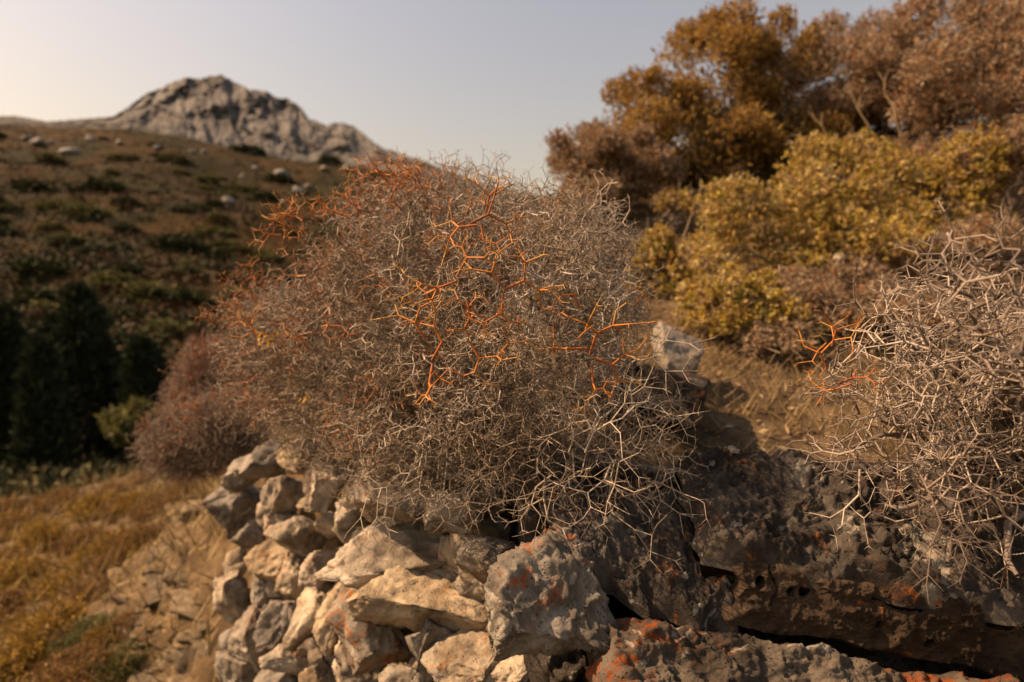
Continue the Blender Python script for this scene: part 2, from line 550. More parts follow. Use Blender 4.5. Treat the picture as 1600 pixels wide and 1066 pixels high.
def stone_mesh(ext, seed, sub, mat, cuts=14, rough=1.0, lo=0.42, hi=0.85):
    rg = np.random.default_rng(seed)
    V, Fc = ico(sub)
    p = V.copy()
    ext = np.array(ext)
    for k in range(cuts):
        n = rg.normal(size=3); n /= np.linalg.norm(n)
        d = rg.uniform(lo, hi)
        q = p @ n - d
        p = p - np.where(q > 0, q, 0)[:, None] * n
    p /= np.abs(p).max(0)
    n0 = p / (np.linalg.norm(p, axis=1)[:, None])
    p = p * ext
    sz = float(np.cbrt(ext.prod()))
    off = rg.uniform(0, 50, 3)
    st = rg.normal(size=3); st[2] += 1.5; st /= np.linalg.norm(st)        # bedding direction
    lay = (p @ st) / sz
    qq = p / sz
    disp = 0.10 * fbm(qq * 1.2 + off, 2) + 0.055 * ridged(qq * 2.6 + off, 4, gain=0.6) - 0.05
    strata = fbm(np.stack([lay * 5.5, qq[:, 0] * 0.8, qq[:, 1] * 0.8], -1) + off, 3)
    disp = disp + 0.045 * np.round(strata * 3) / 3
    disp = disp + 0.022 * fbm(qq * 9 + off, 4, gain=0.65) - 0.05 * np.clip(pnoise(qq * 3.7 + off + 9) - 0.35, 0, 1)
    p = p + n0 * (disp * sz * rough)[:, None]
    return mesh_np('stone', p, Fc, mat)


def place_stone(px, py, w, h, d, seed, mat, parent=None, roll=0.0, sub=4, deep=0.85, yaw=0.0, rough=1.0, name='stone', cuts=14, push=0.6, pitch=0.0, lo=0.42, hi=0.85):
    a, bq = w / 2 / F * d, h / 2 / F * d
    c = deep * math.sqrt(a * bq)
    me = stone_mesh((a, c, bq), seed, sub, mat, cuts, rough, lo, hi)
    o = link(name, me)
    ce = P(px, py, d + c * push)
    attach(o, parent, Matrix.Translation(ce) @ Matrix.Rotation(-math.atan((px - 800) / F) + yaw, 4, 'Z') @ Matrix.Rotation(roll, 4, 'Y') @ Matrix.Rotation(pitch, 4, 'X'))
    return o


def wall_depth(px):
    best = 9
    u = (px - 800) / F
    for (x0, y0), (x1, y1) in zip(WALL[2:10], WALL[3:11]):
        den = (x1 - x0) - u * (y1 - y0)
        if abs(den) < 1e-6: continue
        s = (u * y0 - x0) / den
        if -0.001 <= s <= 1.001:
            best = min(best, y0 + s * (y1 - y0))
    return best


wall = thing('dry_stone_wall', 'dry-stone retaining wall of rough pale stones spotted with orange lichen', 'stone wall', (-0.2, 0.9, -1.2))
bpy.context.view_layer.update()
G, O, S_ = M_GREY, M_STONE_O, M_STONE
WS = [  # px, py, w, h, material, roll in degrees
    (370, 785, 78, 100, G, 8), (442, 775, 64, 84, G, -5), (486, 789, 36, 34, S_, 0), (548, 804, 74, 42, S_, -8), (520, 748, 76, 76, S_, 10),
    (563, 768, 52, 50, S_, 0), (642, 760, 160, 100, S_, 4), (725, 790, 120, 62, S_, -4), (476, 840, 92, 72, O, -20), (420, 878, 58, 74, O, 25),
    (460, 903, 56, 90, O, 12), (505, 884, 58, 50, S_, -25), (622, 868, 196, 104, S_, -7), (672, 928, 215, 92, S_, 12), (752, 866, 96, 88, G, 0),
    (494, 950, 62, 112, S_, 14), (536, 950, 64, 118, S_, 10), (590, 985, 104, 158, O, -28), (556, 1044, 84, 96, S_, -10), (676, 1008, 52, 98, S_, 12),
    (738, 1034, 146, 112, S_, -6), (436, 973, 84, 62, G, -8), (416, 924, 76, 74, G, 10), (398, 1000, 76, 90, S_, -12), (348, 888, 44, 84, G, 5),
    (364, 934, 58, 76, S_, 8), (332, 944, 38, 70, S_, -5), (348, 1010, 70, 100, S_, 6), (386, 1050, 78, 72, S_, -15), (468, 1030, 96, 42, S_, 14),
    (502, 1062, 50, 50, S_, 0), (806, 1052, 84, 84, S_, 8), (440, 1070, 80, 60, G, 0), (320, 1065, 60, 60, S_, 10), (640, 1075, 100, 70, S_, 5), (395, 842, 46, 50, G, 0),
    (420, 722, 74, 62, G, 10), (470, 712, 64, 54, S_, -8), (384, 738, 56, 56, G, 0), (348, 752, 52, 70, S_, 8), (336, 805, 50, 84, G, -6), (334, 868, 46, 70, S_, 5), (590, 715, 90, 60, S_, 0), (700, 730, 110, 60, G, 5), (600, 800, 70, 50, S_, -6), (445, 820, 60, 46, S_, 10),
]
for k, (px, py, w, h, m, rl) in enumerate(WS):
    d = wall_depth(px)
    place_stone(px, py, w * 1.22, h * 1.22, d, 100 + k, m, wall, math.radians(rl), 5, yaw=math.radians(random.uniform(-30, 10)), deep=0.95, rough=1.2, cuts=18, lo=0.36, hi=0.78)
# big round stone at the corner
place_stone(868, 938, 225, 225, 0.525, 67, M_ROUND, wall, math.radians(10), 6, deep=1.2, yaw=-0.3, cuts=12, rough=1.3, lo=0.5, hi=0.85)
# hearting: smaller stones deeper in the wall, so that joints are dark gaps between stones
rg = np.random.default_rng(5)
for k in range(110):
    px = rg.uniform(310, 800); py = rg.uniform(735, 1110)
    d = wall_depth(px) + 0.07
    s = rg.uniform(36, 62) * 0.9 / d
    place_stone(px, py, s * 1.2, s, d, 300 + k % 12, random.choice([G, S_, S_]), wall, rg.uniform(-0.5, 0.5), 3, push=1.1)

# ------------------------------------------------------------------ rock ledge to the right
ledge_r = thing('rock_ledge', 'big dark shaded ledge of grey rock slabs with orange and pale lichen under the shrubs', 'rock', (0.4, 0.75, -0.6))


def slab(px, py, w, h, d, seed, mat, deepm, roll=0.0, yaw=0.0, pitch=0.0, sub=6, cuts=12, rough=0.8):
    a, bq = w / 2 / F * d, h / 2 / F * d
    me = stone_mesh((a, deepm, bq), seed, sub, mat, cuts, rough)
    o = link('slab', me)
    ce = P(px, py, d + deepm * 0.7)
    attach(o, ledge_r, Matrix.Translation(ce) @ Matrix.Rotation(yaw, 4, 'Z') @ Matrix.Rotation(roll, 4, 'Y') @ Matrix.Rotation(pitch, 4, 'X'))
    return o


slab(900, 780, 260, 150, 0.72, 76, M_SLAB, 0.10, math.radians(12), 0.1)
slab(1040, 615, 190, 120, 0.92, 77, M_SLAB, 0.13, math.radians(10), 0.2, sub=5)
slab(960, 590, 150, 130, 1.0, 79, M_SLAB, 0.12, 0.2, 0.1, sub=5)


def sloping_slab(corners, mat, seed, amp=0.016, thick=0.10, holes=(), nu=210, nv=95, label=None, wob=0.05, strata=1.0):
    """a rough slab of rock: four corners of its exposed face (photo column, row, depth), broken edges, layered surface"""
    p0, p1, p2, p3 = [P(*c) for c in corners]
    U, V = np.meshgrid(np.linspace(0, 1, nu), np.linspace(0, 1, nv))
    w = np.stack([U * 5, V * 3, np.full_like(U, seed)], -1).reshape(-1, 3)
    Uw = U + (wob * fbm(w, 2)).reshape(U.shape)
    Vw = V + (wob * 1.6 * fbm(w + 40, 2)).reshape(U.shape)
    Q = (p0 * ((1 - Uw) * (1 - Vw))[..., None] + p1 * (Uw * (1 - Vw))[..., None] + p2 * ((1 - Uw) * Vw)[..., None] + p3 * (Uw * Vw)[..., None])
    n = np.cross(p1 - p0, p2 - p0); n /= np.linalg.norm(n)
    if n @ FWD > 0: n = -n
    flat = Q.reshape(-1, 3)
    q = flat * 12 + seed * 3.1
    along = (p1 - p0) / np.linalg.norm(p1 - p0); down = np.cross(along, n)
    lay = flat @ (down + 0.35 * along)
    dd = amp * fbm(q, 3) + amp * 0.45 * ridged(q * 2.3, 4, gain=0.6) - amp * 0.3
    st = fbm(np.stack([lay * 55, flat @ along * 5, np.full(len(flat), seed)], -1), 3)
    dd = dd + strata * amp * 0.35 * np.round(st * 3) / 3 + amp * 0.16 * fbm(q * 8, 4, gain=0.65)
    dd = dd - amp * 0.9 * np.clip(pnoise(q * 1.9 + 7) - 0.4, 0, 1)
    ed = np.minimum(np.minimum(U * 2.4, (1 - U) * 2.4), np.minimum(V, 1 - V)).ravel()
    dd = dd * sstep(0, 0.10, ed) - 0.03 * np.clip(1 - ed / 0.14, 0, 1) ** 2
    if holes:
        px = 800 + F * flat[:, 0] / (flat @ FWD)
        py = 533 - F * (flat @ UP) / (flat @ FWD)
        for hx, hy, hr in holes:
            rr = np.hypot(px - hx, (py - hy) * 0.85)
            dd = dd - 0.022 * (1 - sstep(hr * 0.65, hr * 1.1, rr))
        crack = np.abs(px - (1208 + 6 * np.sin(py / 9)))
        dd = dd - 0.006 * (1 - sstep(0.5, 3.0, crack)) * (py < 945)
    Vf = flat + n * dd[:, None]
    mid = flat.mean(0)
    Vb = mid + (flat - mid) * 0.9 - n * thick
    nb = nu * nv
    f = grid_faces(nv, nu)
    ring = np.concatenate([np.arange(nu), np.arange(1, nv) * nu + nu - 1, (nv - 1) * nu + np.arange(nu - 2, -1, -1), np.arange(nv - 2, 0, -1) * nu])
    r2 = np.roll(ring, -1)
    side = np.stack([r2, ring, ring + nb, r2 + nb], -1)
    o = link('slab', mesh_np('slab', np.concatenate([Vf, Vb]), np.concatenate([f[:, ::-1], side]), mat))
    attach(o, ledge_r, Matrix.Identity(4))
    if label: o['label'] = label


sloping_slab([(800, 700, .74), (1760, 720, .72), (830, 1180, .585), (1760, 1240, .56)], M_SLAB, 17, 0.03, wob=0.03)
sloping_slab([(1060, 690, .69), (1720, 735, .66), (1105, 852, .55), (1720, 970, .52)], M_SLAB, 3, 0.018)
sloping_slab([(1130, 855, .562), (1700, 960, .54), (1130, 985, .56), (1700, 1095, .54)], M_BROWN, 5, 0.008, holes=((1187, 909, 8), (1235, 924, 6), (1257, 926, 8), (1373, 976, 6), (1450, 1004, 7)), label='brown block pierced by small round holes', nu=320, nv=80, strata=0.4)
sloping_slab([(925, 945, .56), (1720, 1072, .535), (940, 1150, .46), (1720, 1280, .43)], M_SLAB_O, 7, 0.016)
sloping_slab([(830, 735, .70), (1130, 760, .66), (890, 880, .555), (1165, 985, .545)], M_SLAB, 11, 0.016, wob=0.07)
# filler blocks deep under the ledge
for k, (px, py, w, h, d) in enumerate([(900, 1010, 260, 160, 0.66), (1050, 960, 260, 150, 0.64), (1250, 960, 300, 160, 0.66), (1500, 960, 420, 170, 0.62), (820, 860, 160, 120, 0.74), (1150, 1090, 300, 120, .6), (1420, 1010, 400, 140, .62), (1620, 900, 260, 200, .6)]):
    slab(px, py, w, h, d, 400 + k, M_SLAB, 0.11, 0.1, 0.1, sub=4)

b1 = place_stone(1052, 548, 92, 104, 1.12, 83, M_GREY, None, math.radians(-14), 5, deep=0.8, name='boulder', cuts=9, rough=0.6)
tag(b1, 'pale angular stone in sunlight between the thorny shrub and the yellow shrub', 'boulder')

# ------------------------------------------------------------------ thorny twigs
def sprig(seed, depth=4, L0=0.017, r0=0.00118, spread=(42, 64), decay=0.90, zig=0.0, sides=None):
    rg = np.random.default_rng(seed)
    seg = []

    def grow(p, d, L, r, k):
        e = p + d * L + rg.normal(size=3) * L * 0.02
        last = k == 0
        r1 = r * (0.22 if last else 0.84)
        seg.append((p, e, r, r1))
        if last: return
        nb = 3 if rg.random() < 0.30 else 2
        u = np.cross(d, rg.normal(size=3)); u /= np.linalg.norm(u)
        v = np.cross(d, u)
        a0 = rg.uniform(0, 6.283)
        for j in range(nb):
            if rg.random() < 0.08: continue
            a = a0 + j * 2 * math.pi / nb + rg.normal() * 0.3
            th = math.radians(rg.uniform(*spread))
            nd = d * math.cos(th) + (u * math.cos(a) + v * math.sin(a)) * math.sin(th)
            nd /= np.linalg.norm(nd)
            kk = k - 1 if rg.random() > 0.12 else max(0, k - 2)
            LL = L * decay * rg.uniform(0.7, 1.25)
            if kk == 0: LL *= 0.6
            grow(e, nd, LL, r1 * 0.88, kk)

    grow(np.zeros(3), np.array([0, 0, 1.0]), L0, r0, depth)
    return tuple(np.array([s[i] for s in seg]) for i in range(4))


SPR = [sprig(1000 + k) for k in range(14)]
SPR_BIG = [sprig(1100 + k, 4, 0.019, 0.0015, (40, 65), 0.86) for k in range(10)]
SPR_FAR = [sprig(1300 + k, 3, 0.024, 0.0014, (36, 60), 0.95) for k in range(8)]
SPR_LOOSE = [sprig(1200 + k, 5, 0.021, 0.00112, (36, 60), 0.90) for k in range(8)]


def sprig_mesh(s, mat, sides=6):
    v, f, _ = tubes(*s, sides=sides)
    return mesh_np('twig', v, f, mat)


ME_GREY = [sprig_mesh(s, M_TWIG) for s in SPR]
ME_SUNLIT = [sprig_mesh(s, M_SUNLIT) for s in SPR]
ME_PALE = [sprig_mesh(s, M_TWIG_PALE) for s in SPR]
ME_LOOSE = [sprig_mesh(s, M_TWIG) for s in SPR_LOOSE]
ME_LOOSE_P = [sprig_mesh(s, M_TWIG_PALE) for s in SPR_LOOSE]
ME_OR = [sprig_mesh(s, M_ORANGE) for s in SPR_BIG]
ME_OR_S = [sprig_mesh(s, M_ORANGE) for s in SPR]


def twig_mass(pos, rot, scale, kind, variants, cols, sides=4, mat=None, parent=None, name='twig_mass'):
    A, B, r0s, r1s, cc = [], [], [], [], []
    for k in range(len(variants)):
        idx = np.where(kind == k)[0]
        if len(idx) == 0: continue
        p0, p1, r0, r1 = variants[k]
        A.append((np.einsum('nij,kj->nki', rot[idx], p0) * scale[idx][:, None, None] + pos[idx][:, None, :]).reshape(-1, 3))
        B.append((np.einsum('nij,kj->nki', rot[idx], p1) * scale[idx][:, None, None] + pos[idx][:, None, :]).reshape(-1, 3))
        r0s.append((scale[idx][:, None] * r0[None]).ravel()); r1s.append((scale[idx][:, None] * r1[None]).ravel())
        cc.append(np.repeat(cols[idx], len(p0), axis=0))
    v, f, c = tubes(np.concatenate(A), np.concatenate(B), np.concatenate(r0s), np.concatenate(r1s), sides, np.concatenate(cc))
    o = link(name, mesh_np(name, v, f, mat or M_TWIGC, True, c), parent)
    o['kind'] = 'stuff'
    return o


def lobe_points(lobes, n, rmin=0.5, upper=-2.0, noise=0.18, power=1.6):
    """n points in the outer layer of a union of ellipsoids; returns points, outward normals, relative depth"""
    pts, nor, rho = [], [], []
    area = np.array([(l[1][0] * l[1][2]) * (l[2] if len(l) > 2 else 1) for l in lobes])
    cnt = np.maximum(1, (n * area / area.sum())).astype(int)
    for (l, m) in zip(lobes, cnt):
        c, e = np.array(l[0]), np.array(l[1])
        d = R.normal(size=(m * 3, 3)); d /= np.linalg.norm(d, axis=1)[:, None]
        d = d[d[:, 2] > upper][:m]
        rr = rmin + (1 - rmin) * R.random(len(d)) ** (1 / power)
        k = 1 + noise * fbm(d * 2.2 + c * 7, 3)
        p = c + d * e * (rr * k)[:, None]
        nn = d / e; nn /= np.linalg.norm(nn, axis=1)[:, None]
        pts.append(p); nor.append(nn); rho.append(rr)
    p, nn, rr = np.concatenate(pts), np.concatenate(nor), np.concatenate(rho)
    keep = np.ones(len(p), bool)                       # drop points buried deep inside another lobe
    for l in lobes:
        q = (p - np.array(l[0])) / np.array(l[1])
        keep &= ~(np.linalg.norm(q, axis=1) < rmin * 0.9)
    return p[keep], nn[keep], rr[keep]


def lumpy(lobes, k=9, f=(0.22, 0.42)):
    out = []
    for c, e, w in lobes:
        e = np.array(e)
        out.append((c, tuple(e * 0.86), w))
        dd = R.normal(size=(k * 3, 3)); dd /= np.linalg.norm(dd, axis=1)[:, None]
        dd = dd[dd[:, 2] > -0.35][:k]
        for q in dd:
            out.append((np.array(c) + q * e * R.uniform(0.72, 0.9), tuple(e * R.uniform(*f)), w * 2.2))
    return out


def lobe(px, py, d, rx, ry, deep=None, wgt=1.0):
    a, bq = rx / F * d, ry / F * d
    return (P(px, py, d), (a, deep if deep else (a + bq) / 2, bq), wgt)


def place(me, pos, rotm, sc, parent, name):
    o = bpy.data.objects.new(name, me)
    C.objects.link(o)
    o.parent = parent
    M = Matrix([[*(rotm[0] * sc), pos[0]], [*(rotm[1] * sc), pos[1]], [*(rotm[2] * sc), pos[2]], [0, 0, 0, 1]])
    o.matrix_parent_inverse = parent.matrix_basis.inverted()
    o.matrix_basis = M
    return o


def branch(parent, pts, r0, r1, mat=M_BARK, name='branch', sides=6):
    pts = np.array(pts)
    n = len(pts) - 1
    rr = np.linspace(r0, r1, n + 1)
    v, f, _ = tubes(pts[:-1], pts[1:], rr[:-1], rr[1:], sides)
    o = link(name, mesh_np(name, v, f, mat), parent)
    o.matrix_parent_inverse = parent.matrix_basis.inverted()
    return o


def crooked(a, b, n=7, amp=0.12):
    a, b = np.array(a), np.array(b)
    L = np.linalg.norm(b - a)
    t = np.linspace(0, 1, n)[:, None]
    p = a + (b - a) * t
    j = R.normal(size=(n, 3)) * L * amp * 0.35
    j[0] = 0; j[-1] = 0
    p = p + j
    p[:, 2] += (np.sin(t[:, 0] * math.pi) * L * 0.06)
    return p


def spiny_shrub(label, base, lobes, n, n_parts, loose, n_loose, seedcol, mesh_set, mesh_loose, n_br=40, dirs_up=0.15, sc=(0.8, 1.25), rmin=0.5, cols=None, rust=0.0):
    t = thing('spiny_shrub', label, 'shrub', base)
    p, nn, rho = lobe_points(lobes, n, rmin)
    d = nn + R.normal(size=p.shape) * 0.55 + np.array([0, 0, dirs_up])
    rot = frame(d)
    s = R.uniform(*sc, len(p))
    p = p - rot[:, :, 2] * 0.03
    kind = R.integers(0, len(SPR), len(p))
    c0, c1 = cols if cols else ((0.13, 0.093, 0.06), (0.36, 0.285, 0.20))
    col = np.array(c0) + (np.array(c1) - np.array(c0)) * R.random((len(p), 1))
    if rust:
        w = np.clip(nn[:, :1] * 0.6 + nn[:, 2:3] * 0.8, 0, 1)  # upper right side painted paler: sunlight put into the twig colour
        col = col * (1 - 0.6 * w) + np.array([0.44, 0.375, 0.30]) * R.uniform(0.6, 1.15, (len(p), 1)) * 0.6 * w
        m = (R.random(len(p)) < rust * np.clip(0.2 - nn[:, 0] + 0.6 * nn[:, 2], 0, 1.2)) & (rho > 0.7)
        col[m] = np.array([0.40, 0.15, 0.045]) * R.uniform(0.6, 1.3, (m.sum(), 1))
    # the ones that show largest: near, on the outside, facing the camera
    view = p / np.linalg.norm(p, axis=1)[:, None]
    score = np.linalg.norm(p, axis=1) + 0.20 * (view * nn).sum(1) - 0.25 * (rho - 0.7)
    order = np.argsort(score)
    front = order[:n_parts]
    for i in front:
        ms = ME_SUNLIT if rust and nn[i, 0] > 0.0 and nn[i, 2] > 0.05 else mesh_set  # single twigs at upper right get the copy painted as sunlit
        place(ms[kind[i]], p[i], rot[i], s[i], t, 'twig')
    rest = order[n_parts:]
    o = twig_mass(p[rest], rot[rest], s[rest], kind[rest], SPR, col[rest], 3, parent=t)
    o.matrix_parent_inverse = t.matrix_basis.inverted()
    if loose:
        p2, n2, _ = lobe_points(loose, n_loose, 0.35)
        d2 = n2 + R.normal(size=p2.shape) * 0.5
        r2 = frame(d2)
        for i in range(len(p2)):
            place(mesh_loose[i % len(mesh_loose)], p2[i] - r2[i][:, 2] * 0.03, r2[i], R.uniform(0.85, 1.2), t, 'twig')
    b = np.array(base)
    sel = R.choice(len(p), n_br, replace=False)
    for i in sel:
        e = b + (p[i] - b) * 0.93
        branch(t, crooked(b + R.normal(size=3) * 0.012, e), R.uniform(0.0028, 0.0045), 0.0012)
    return t


main_lobes = [lobe(800, 515, 0.74, 205, 215, 0.18), lobe(900, 422, 0.76, 105, 140, 0.12), lobe(640, 466, 0.86, 182, 192, 0.17), lobe(725, 372, 0.90, 155, 112, 0.14), lobe(545, 570, 0.92, 160, 165, 0.16),
              lobe(430, 555, 1.02, 90, 120, 0.13), lobe(700, 640, 0.76, 190, 130, 0.14)]
main_loose = [lobe(900, 700, 0.62, 170, 90, 0.09), lobe(690, 735, 0.68, 130, 60, 0.06), lobe(965, 590, 0.68, 55, 100, 0.07)]
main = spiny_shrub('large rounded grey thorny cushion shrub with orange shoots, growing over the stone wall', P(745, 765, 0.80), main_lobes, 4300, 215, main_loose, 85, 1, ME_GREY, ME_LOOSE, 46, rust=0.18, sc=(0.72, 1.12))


def surf_depth(px, py, lobes):
    r = ray(px, py)
    best = 99
    for c, e, _ in lobes:
        c, e = np.array(c), np.array(e)
        a = r / e; bq = -c / e
        A, B, Cc = a @ a, 2 * (a @ bq), bq @ bq - 1
        D = B * B - 4 * A * Cc
        if D > 0: best = min(best, (-B - math.sqrt(D)) / (2 * A))
    return best if best < 90 else None


def orange_at(parent, lobes, spots, hero=99):
    for kk, (px, py, roll, s) in enumerate(spots):
        ms = ME_OR if kk < hero else ME_OR_S
        d = surf_depth(px, py, lobes)
        if d is None:
            q = None
            for rr in range(8, 33, 8):
                cc = [surf_depth(px + rr * math.cos(a), py + rr * math.sin(a), lobes) for a in np.linspace(0, 6.28, 12)]
                cc = [c for c in cc if c]
                if cc: q = sum(cc) / len(cc); break
            if q is None: continue
            d = q
        pos = P(px, py, d - 0.004)
        a = math.radians(roll)
        di = RT * math.cos(a) + UP * math.sin(a) - FWD * R.uniform(-0.1, 0.45)
        rot = frame(np.array([di]))[0]
        o = place(ms[int(R.integers(0, len(ms)))], pos, rot, s, parent, 'orange_twig')
        o['label'] = 'bright orange fleshy forked shoot'


sp = [(676, 562, 60, 1.15), (676, 570, 265, 1.1), (664, 530, 120, 1.0), (735, 350, 30, 1.1), (745, 352, 185, 1.0), (752, 352, 280, .9), (922, 552, 75, 1.15), (915, 545, 180, 1.1), (930, 560, -20, 1.0), (925, 570, 270, .9),
      (790, 452, 25, 1.05), (788, 450, 130, 1.0), (786, 460, 265, 1.0), (715, 430, 60, 1.05), (712, 440, 200, 1.0), (730, 470, 280, 1.0), (735, 535, 300, 1.0), (735, 505, 100, .8),
      (760, 330, 80, .8), (905, 480, 120, .8), (990, 480, 60, .7)]
for (cx, cy, sxx, syy, n) in [(605, 290, 45, 18, 12), (555, 330, 30, 25, 7), (650, 288, 40, 16, 6), (462, 368, 26, 16, 7), (500, 355, 25, 25, 3), (430, 380, 18, 8, 3), (395, 445, 30, 25, 6), (345, 495, 22, 16, 4), (420, 525, 30, 12, 3), (480, 545, 15, 12, 2), (640, 330, 60, 30, 3)]:
    for _ in range(n):
        sp.append((cx + R.normal() * sxx * 0.6, cy + R.normal() * syy * 0.6, R.uniform(60, 175), R.uniform(0.6, 1.0)))
orange_at(main, main_lobes, sp, 20)

right_lobes = [lobe(1500, 560, 0.50, 200, 170, 0.13), lobe(1600, 430, 0.39, 140, 118, 0.08), lobe(1390, 590, 0.54, 120, 110, 0.09), lobe(1680, 560, 0.50, 200, 220, 0.16)]
right_loose = [lobe(1420, 730, 0.50, 150, 90, 0.08), lobe(1540, 785, 0.47, 140, 62, 0.07), lobe(1440, 690, 0.52, 170, 90, 0.09)]
rbase = P(1560, 770, 0.60)
rightb = spiny_shrub('open pale grey thorny shrub with bare forked twigs hanging over the dark rock ledge', rbase, right_lobes, 250, 200, right_loose, 42, 2, ME_PALE, ME_LOOSE_P, 34, sc=(0.8, 1.15), rmin=0.25, cols=((0.12, 0.085, 0.06), (0.33, 0.27, 0.20)))
orange_at(rightb, right_lobes, [(1290, 575, 120, .9), (1310, 600, 20, .9), (1300, 540, 80, .8), (1330, 600, 200, .8)], 0)
for e in ((1330, 700, .52), (1400, 800, .50), (1480, 880, .47), (1590, 900, .44), (1380, 640, .55), (1700, 700, .5), (1600, 640, .5), (1500, 640, .5)):
    branch(rightb, crooked(rbase, P(*e), 8, 0.16), 0.006, 0.0016)

# tufts of small yellow leaves still on the main shrub
for (px, py, k) in ((412, 530, 12), (424, 527, 8), (476, 630, 6)):
    d = surf_depth(px, py, main_lobes) or 0.9
    q = P(px, py, d - 0.012) + R.normal(size=(k, 3)) * 0.006
    v, f, c = leaves(q, R.normal(size=(k, 3)), R.uniform(0.005, 0.010, k), 0.5, np.array([0.58, 0.32, 0.045]) * R.uniform(0.8, 1.2, (k, 1)))
    o = link('leaf_tuft', mesh_np('leaf_tuft', v, f, M_LEAF, False, c))
    attach(o, main, Matrix.Identity(4))
    o['label'] = 'tuft of small yellow leaves'

# fuzzier thorny cushions farther along the wall
def cushion(label, lobes, n, sc, c0, c1, tipc=None, sides=3, variants=None, name='spiny_shrub', rmin=0.45, group=None, stem_r=0.006, up=0.25, tipfrac=0.25):
    variants = variants or SPR_FAR
    b = np.mean([np.array(l[0]) - np.array([0, 0, l[1][2] * 0.8]) for l in lobes], axis=0)
    t = thing(name, label, 'shrub', b, group)
    p, nn, rho = lobe_points(lobes, n, rmin)
    d = nn + R.normal(size=p.shape) * 0.5 + np.array([0, 0, up])
    rot = frame(d)
    s = R.uniform(0.7, 1.25, len(p)) * sc
    col = np.array(c0) + (np.array(c1) - np.array(c0)) * R.random((len(p), 1))
    if tipc is not None:
        m = (R.random(len(p)) < tipfrac) & (nn[:, 2] > -0.1)
        col[m] = np.array(tipc) * R.uniform(0.7, 1.3, (m.sum(), 1))
    o = twig_mass(p - rot[:, :, 2] * 0.03 * sc, rot, s, R.integers(0, len(variants), len(p)), variants, col, sides, parent=t)
    o.matrix_parent_inverse = t.matrix_basis.inverted()
    for i in R.choice(len(p), 8, replace=False):
        branch(t, crooked(b, b + (p[i] - b) * 0.9, 6), stem_r, stem_r * 0.3)
    return t


cushion('small round reddish thorny cushion shrub hanging on the wall top below the large one', [lobe(308, 688, 1.55, 74, 52), lobe(355, 665, 1.5, 58, 50)], 2000, 1.0, (0.16, 0.11, 0.075), (0.34, 0.25, 0.175), (0.46, 0.14, 0.03), tipfrac=0.14)
cushion('brownish thorny cushion shrub half hidden behind the large one above the reddish one', [lobe(338, 580, 1.75, 48, 44), lobe(300, 628, 1.8, 36, 34)], 1400, 1.0, (0.17, 0.11, 0.07), (0.33, 0.23, 0.16), (0.40, 0.11, 0.03))

# ------------------------------------------------------------------ shrubs on the upper terrace
def leafy(label, lobes, n, size, ratio, cols, per=9, twigs=250, name='leafy_shrub', group=None, twc=((0.15, 0.10, 0.06), (0.30, 0.22, 0.14)), rmin=0.45, upper=-0.75, mat=None, noise=0.3, lump=9, stem=0.006):
    b = np.mean([np.array(l[0]) - np.array([0, 0, l[1][2] * 0.85]) for l in lobes], axis=0)
    t = thing(name, label, 'shrub', b, group)
    lobes = lumpy(lobes, lump)
    p, nn, rho = lobe_points(lobes, n, rmin, upper, noise)
    d0 = nn + R.normal(size=p.shape) * 0.45 + np.array([0, 0, 0.35])
    d0 /= np.linalg.norm(d0, axis=1)[:, None]
    pos = np.repeat(p, per, axis=0); ax = np.repeat(d0, per, axis=0)
    sz = np.repeat(R.uniform(0.75, 1.3, len(p)), per) * size * R.uniform(0.7, 1.2, len(pos))
    dd = ax + R.normal(size=pos.shape) * 0.75
    pos = pos + ax * (R.random((len(pos), 1)) - 0.5) * size * 2.2
    cols = np.array(cols)
    pick = R.integers(0, len(cols), len(p))
    cc = np.repeat(cols[pick], per, axis=0) * R.uniform(0.7, 1.3, (len(pos), 1))
    v, f, c = leaves_tri(pos, dd, sz * 1.1, ratio * 1.25, cc)
    o = link('foliage', mesh_np('foliage', v, f, mat or M_LEAF, False, c), t)
    o['kind'] = 'stuff'
    o.matrix_parent_inverse = t.matrix_basis.inverted()
    if twigs:
        p2, n2, _ = lobe_points(lobes, twigs, 0.35, upper)
        rot = frame(n2 + R.normal(size=p2.shape) * 0.4 + np.array([0, 0, 0.3]))
        col = np.array(twc[0]) + (np.array(twc[1]) - np.array(twc[0])) * R.random((len(p2), 1))
        o2 = twig_mass(p2 - rot[:, :, 2] * 0.05, rot, R.uniform(0.9, 1.5, len(p2)), R.integers(0, len(SPR_FAR), len(p2)), SPR_FAR, col, 3, parent=t)
        o2.matrix_parent_inverse = t.matrix_basis.inverted()
    for i in R.choice(len(p), min(10, len(p)), replace=False):
        branch(t, crooked(b + R.normal(size=3) * 0.02, b + (p[i] - b) * 0.9, 6), stem, 0.0015)
    return t


YEL = [(0.40, 0.285, 0.055), (0.45, 0.32, 0.085), (0.36, 0.22, 0.055), (0.47, 0.33, 0.11), (0.26, 0.155, 0.055), (0.54, 0.43, 0.20), (0.36, 0.30, 0.06)]
GOLD = [(0.34, 0.20, 0.045), (0.40, 0.24, 0.06), (0.26, 0.14, 0.04), (0.20, 0.11, 0.04), (0.38, 0.27, 0.08)]
BRN = [(0.26, 0.18, 0.11), (0.36, 0.26, 0.16), (0.20, 0.13, 0.08), (0.42, 0.31, 0.20), (0.32, 0.16, 0.07)]
RBR = [(0.25, 0.18, 0.11), (0.37, 0.28, 0.19), (0.19, 0.13, 0.085), (0.45, 0.35, 0.24), (0.28, 0.18, 0.10), (0.36, 0.18, 0.08)]
OLV = [(0.10, 0.08, 0.03), (0.14, 0.10, 0.04), (0.08, 0.06, 0.03), (0.18, 0.12, 0.05)]

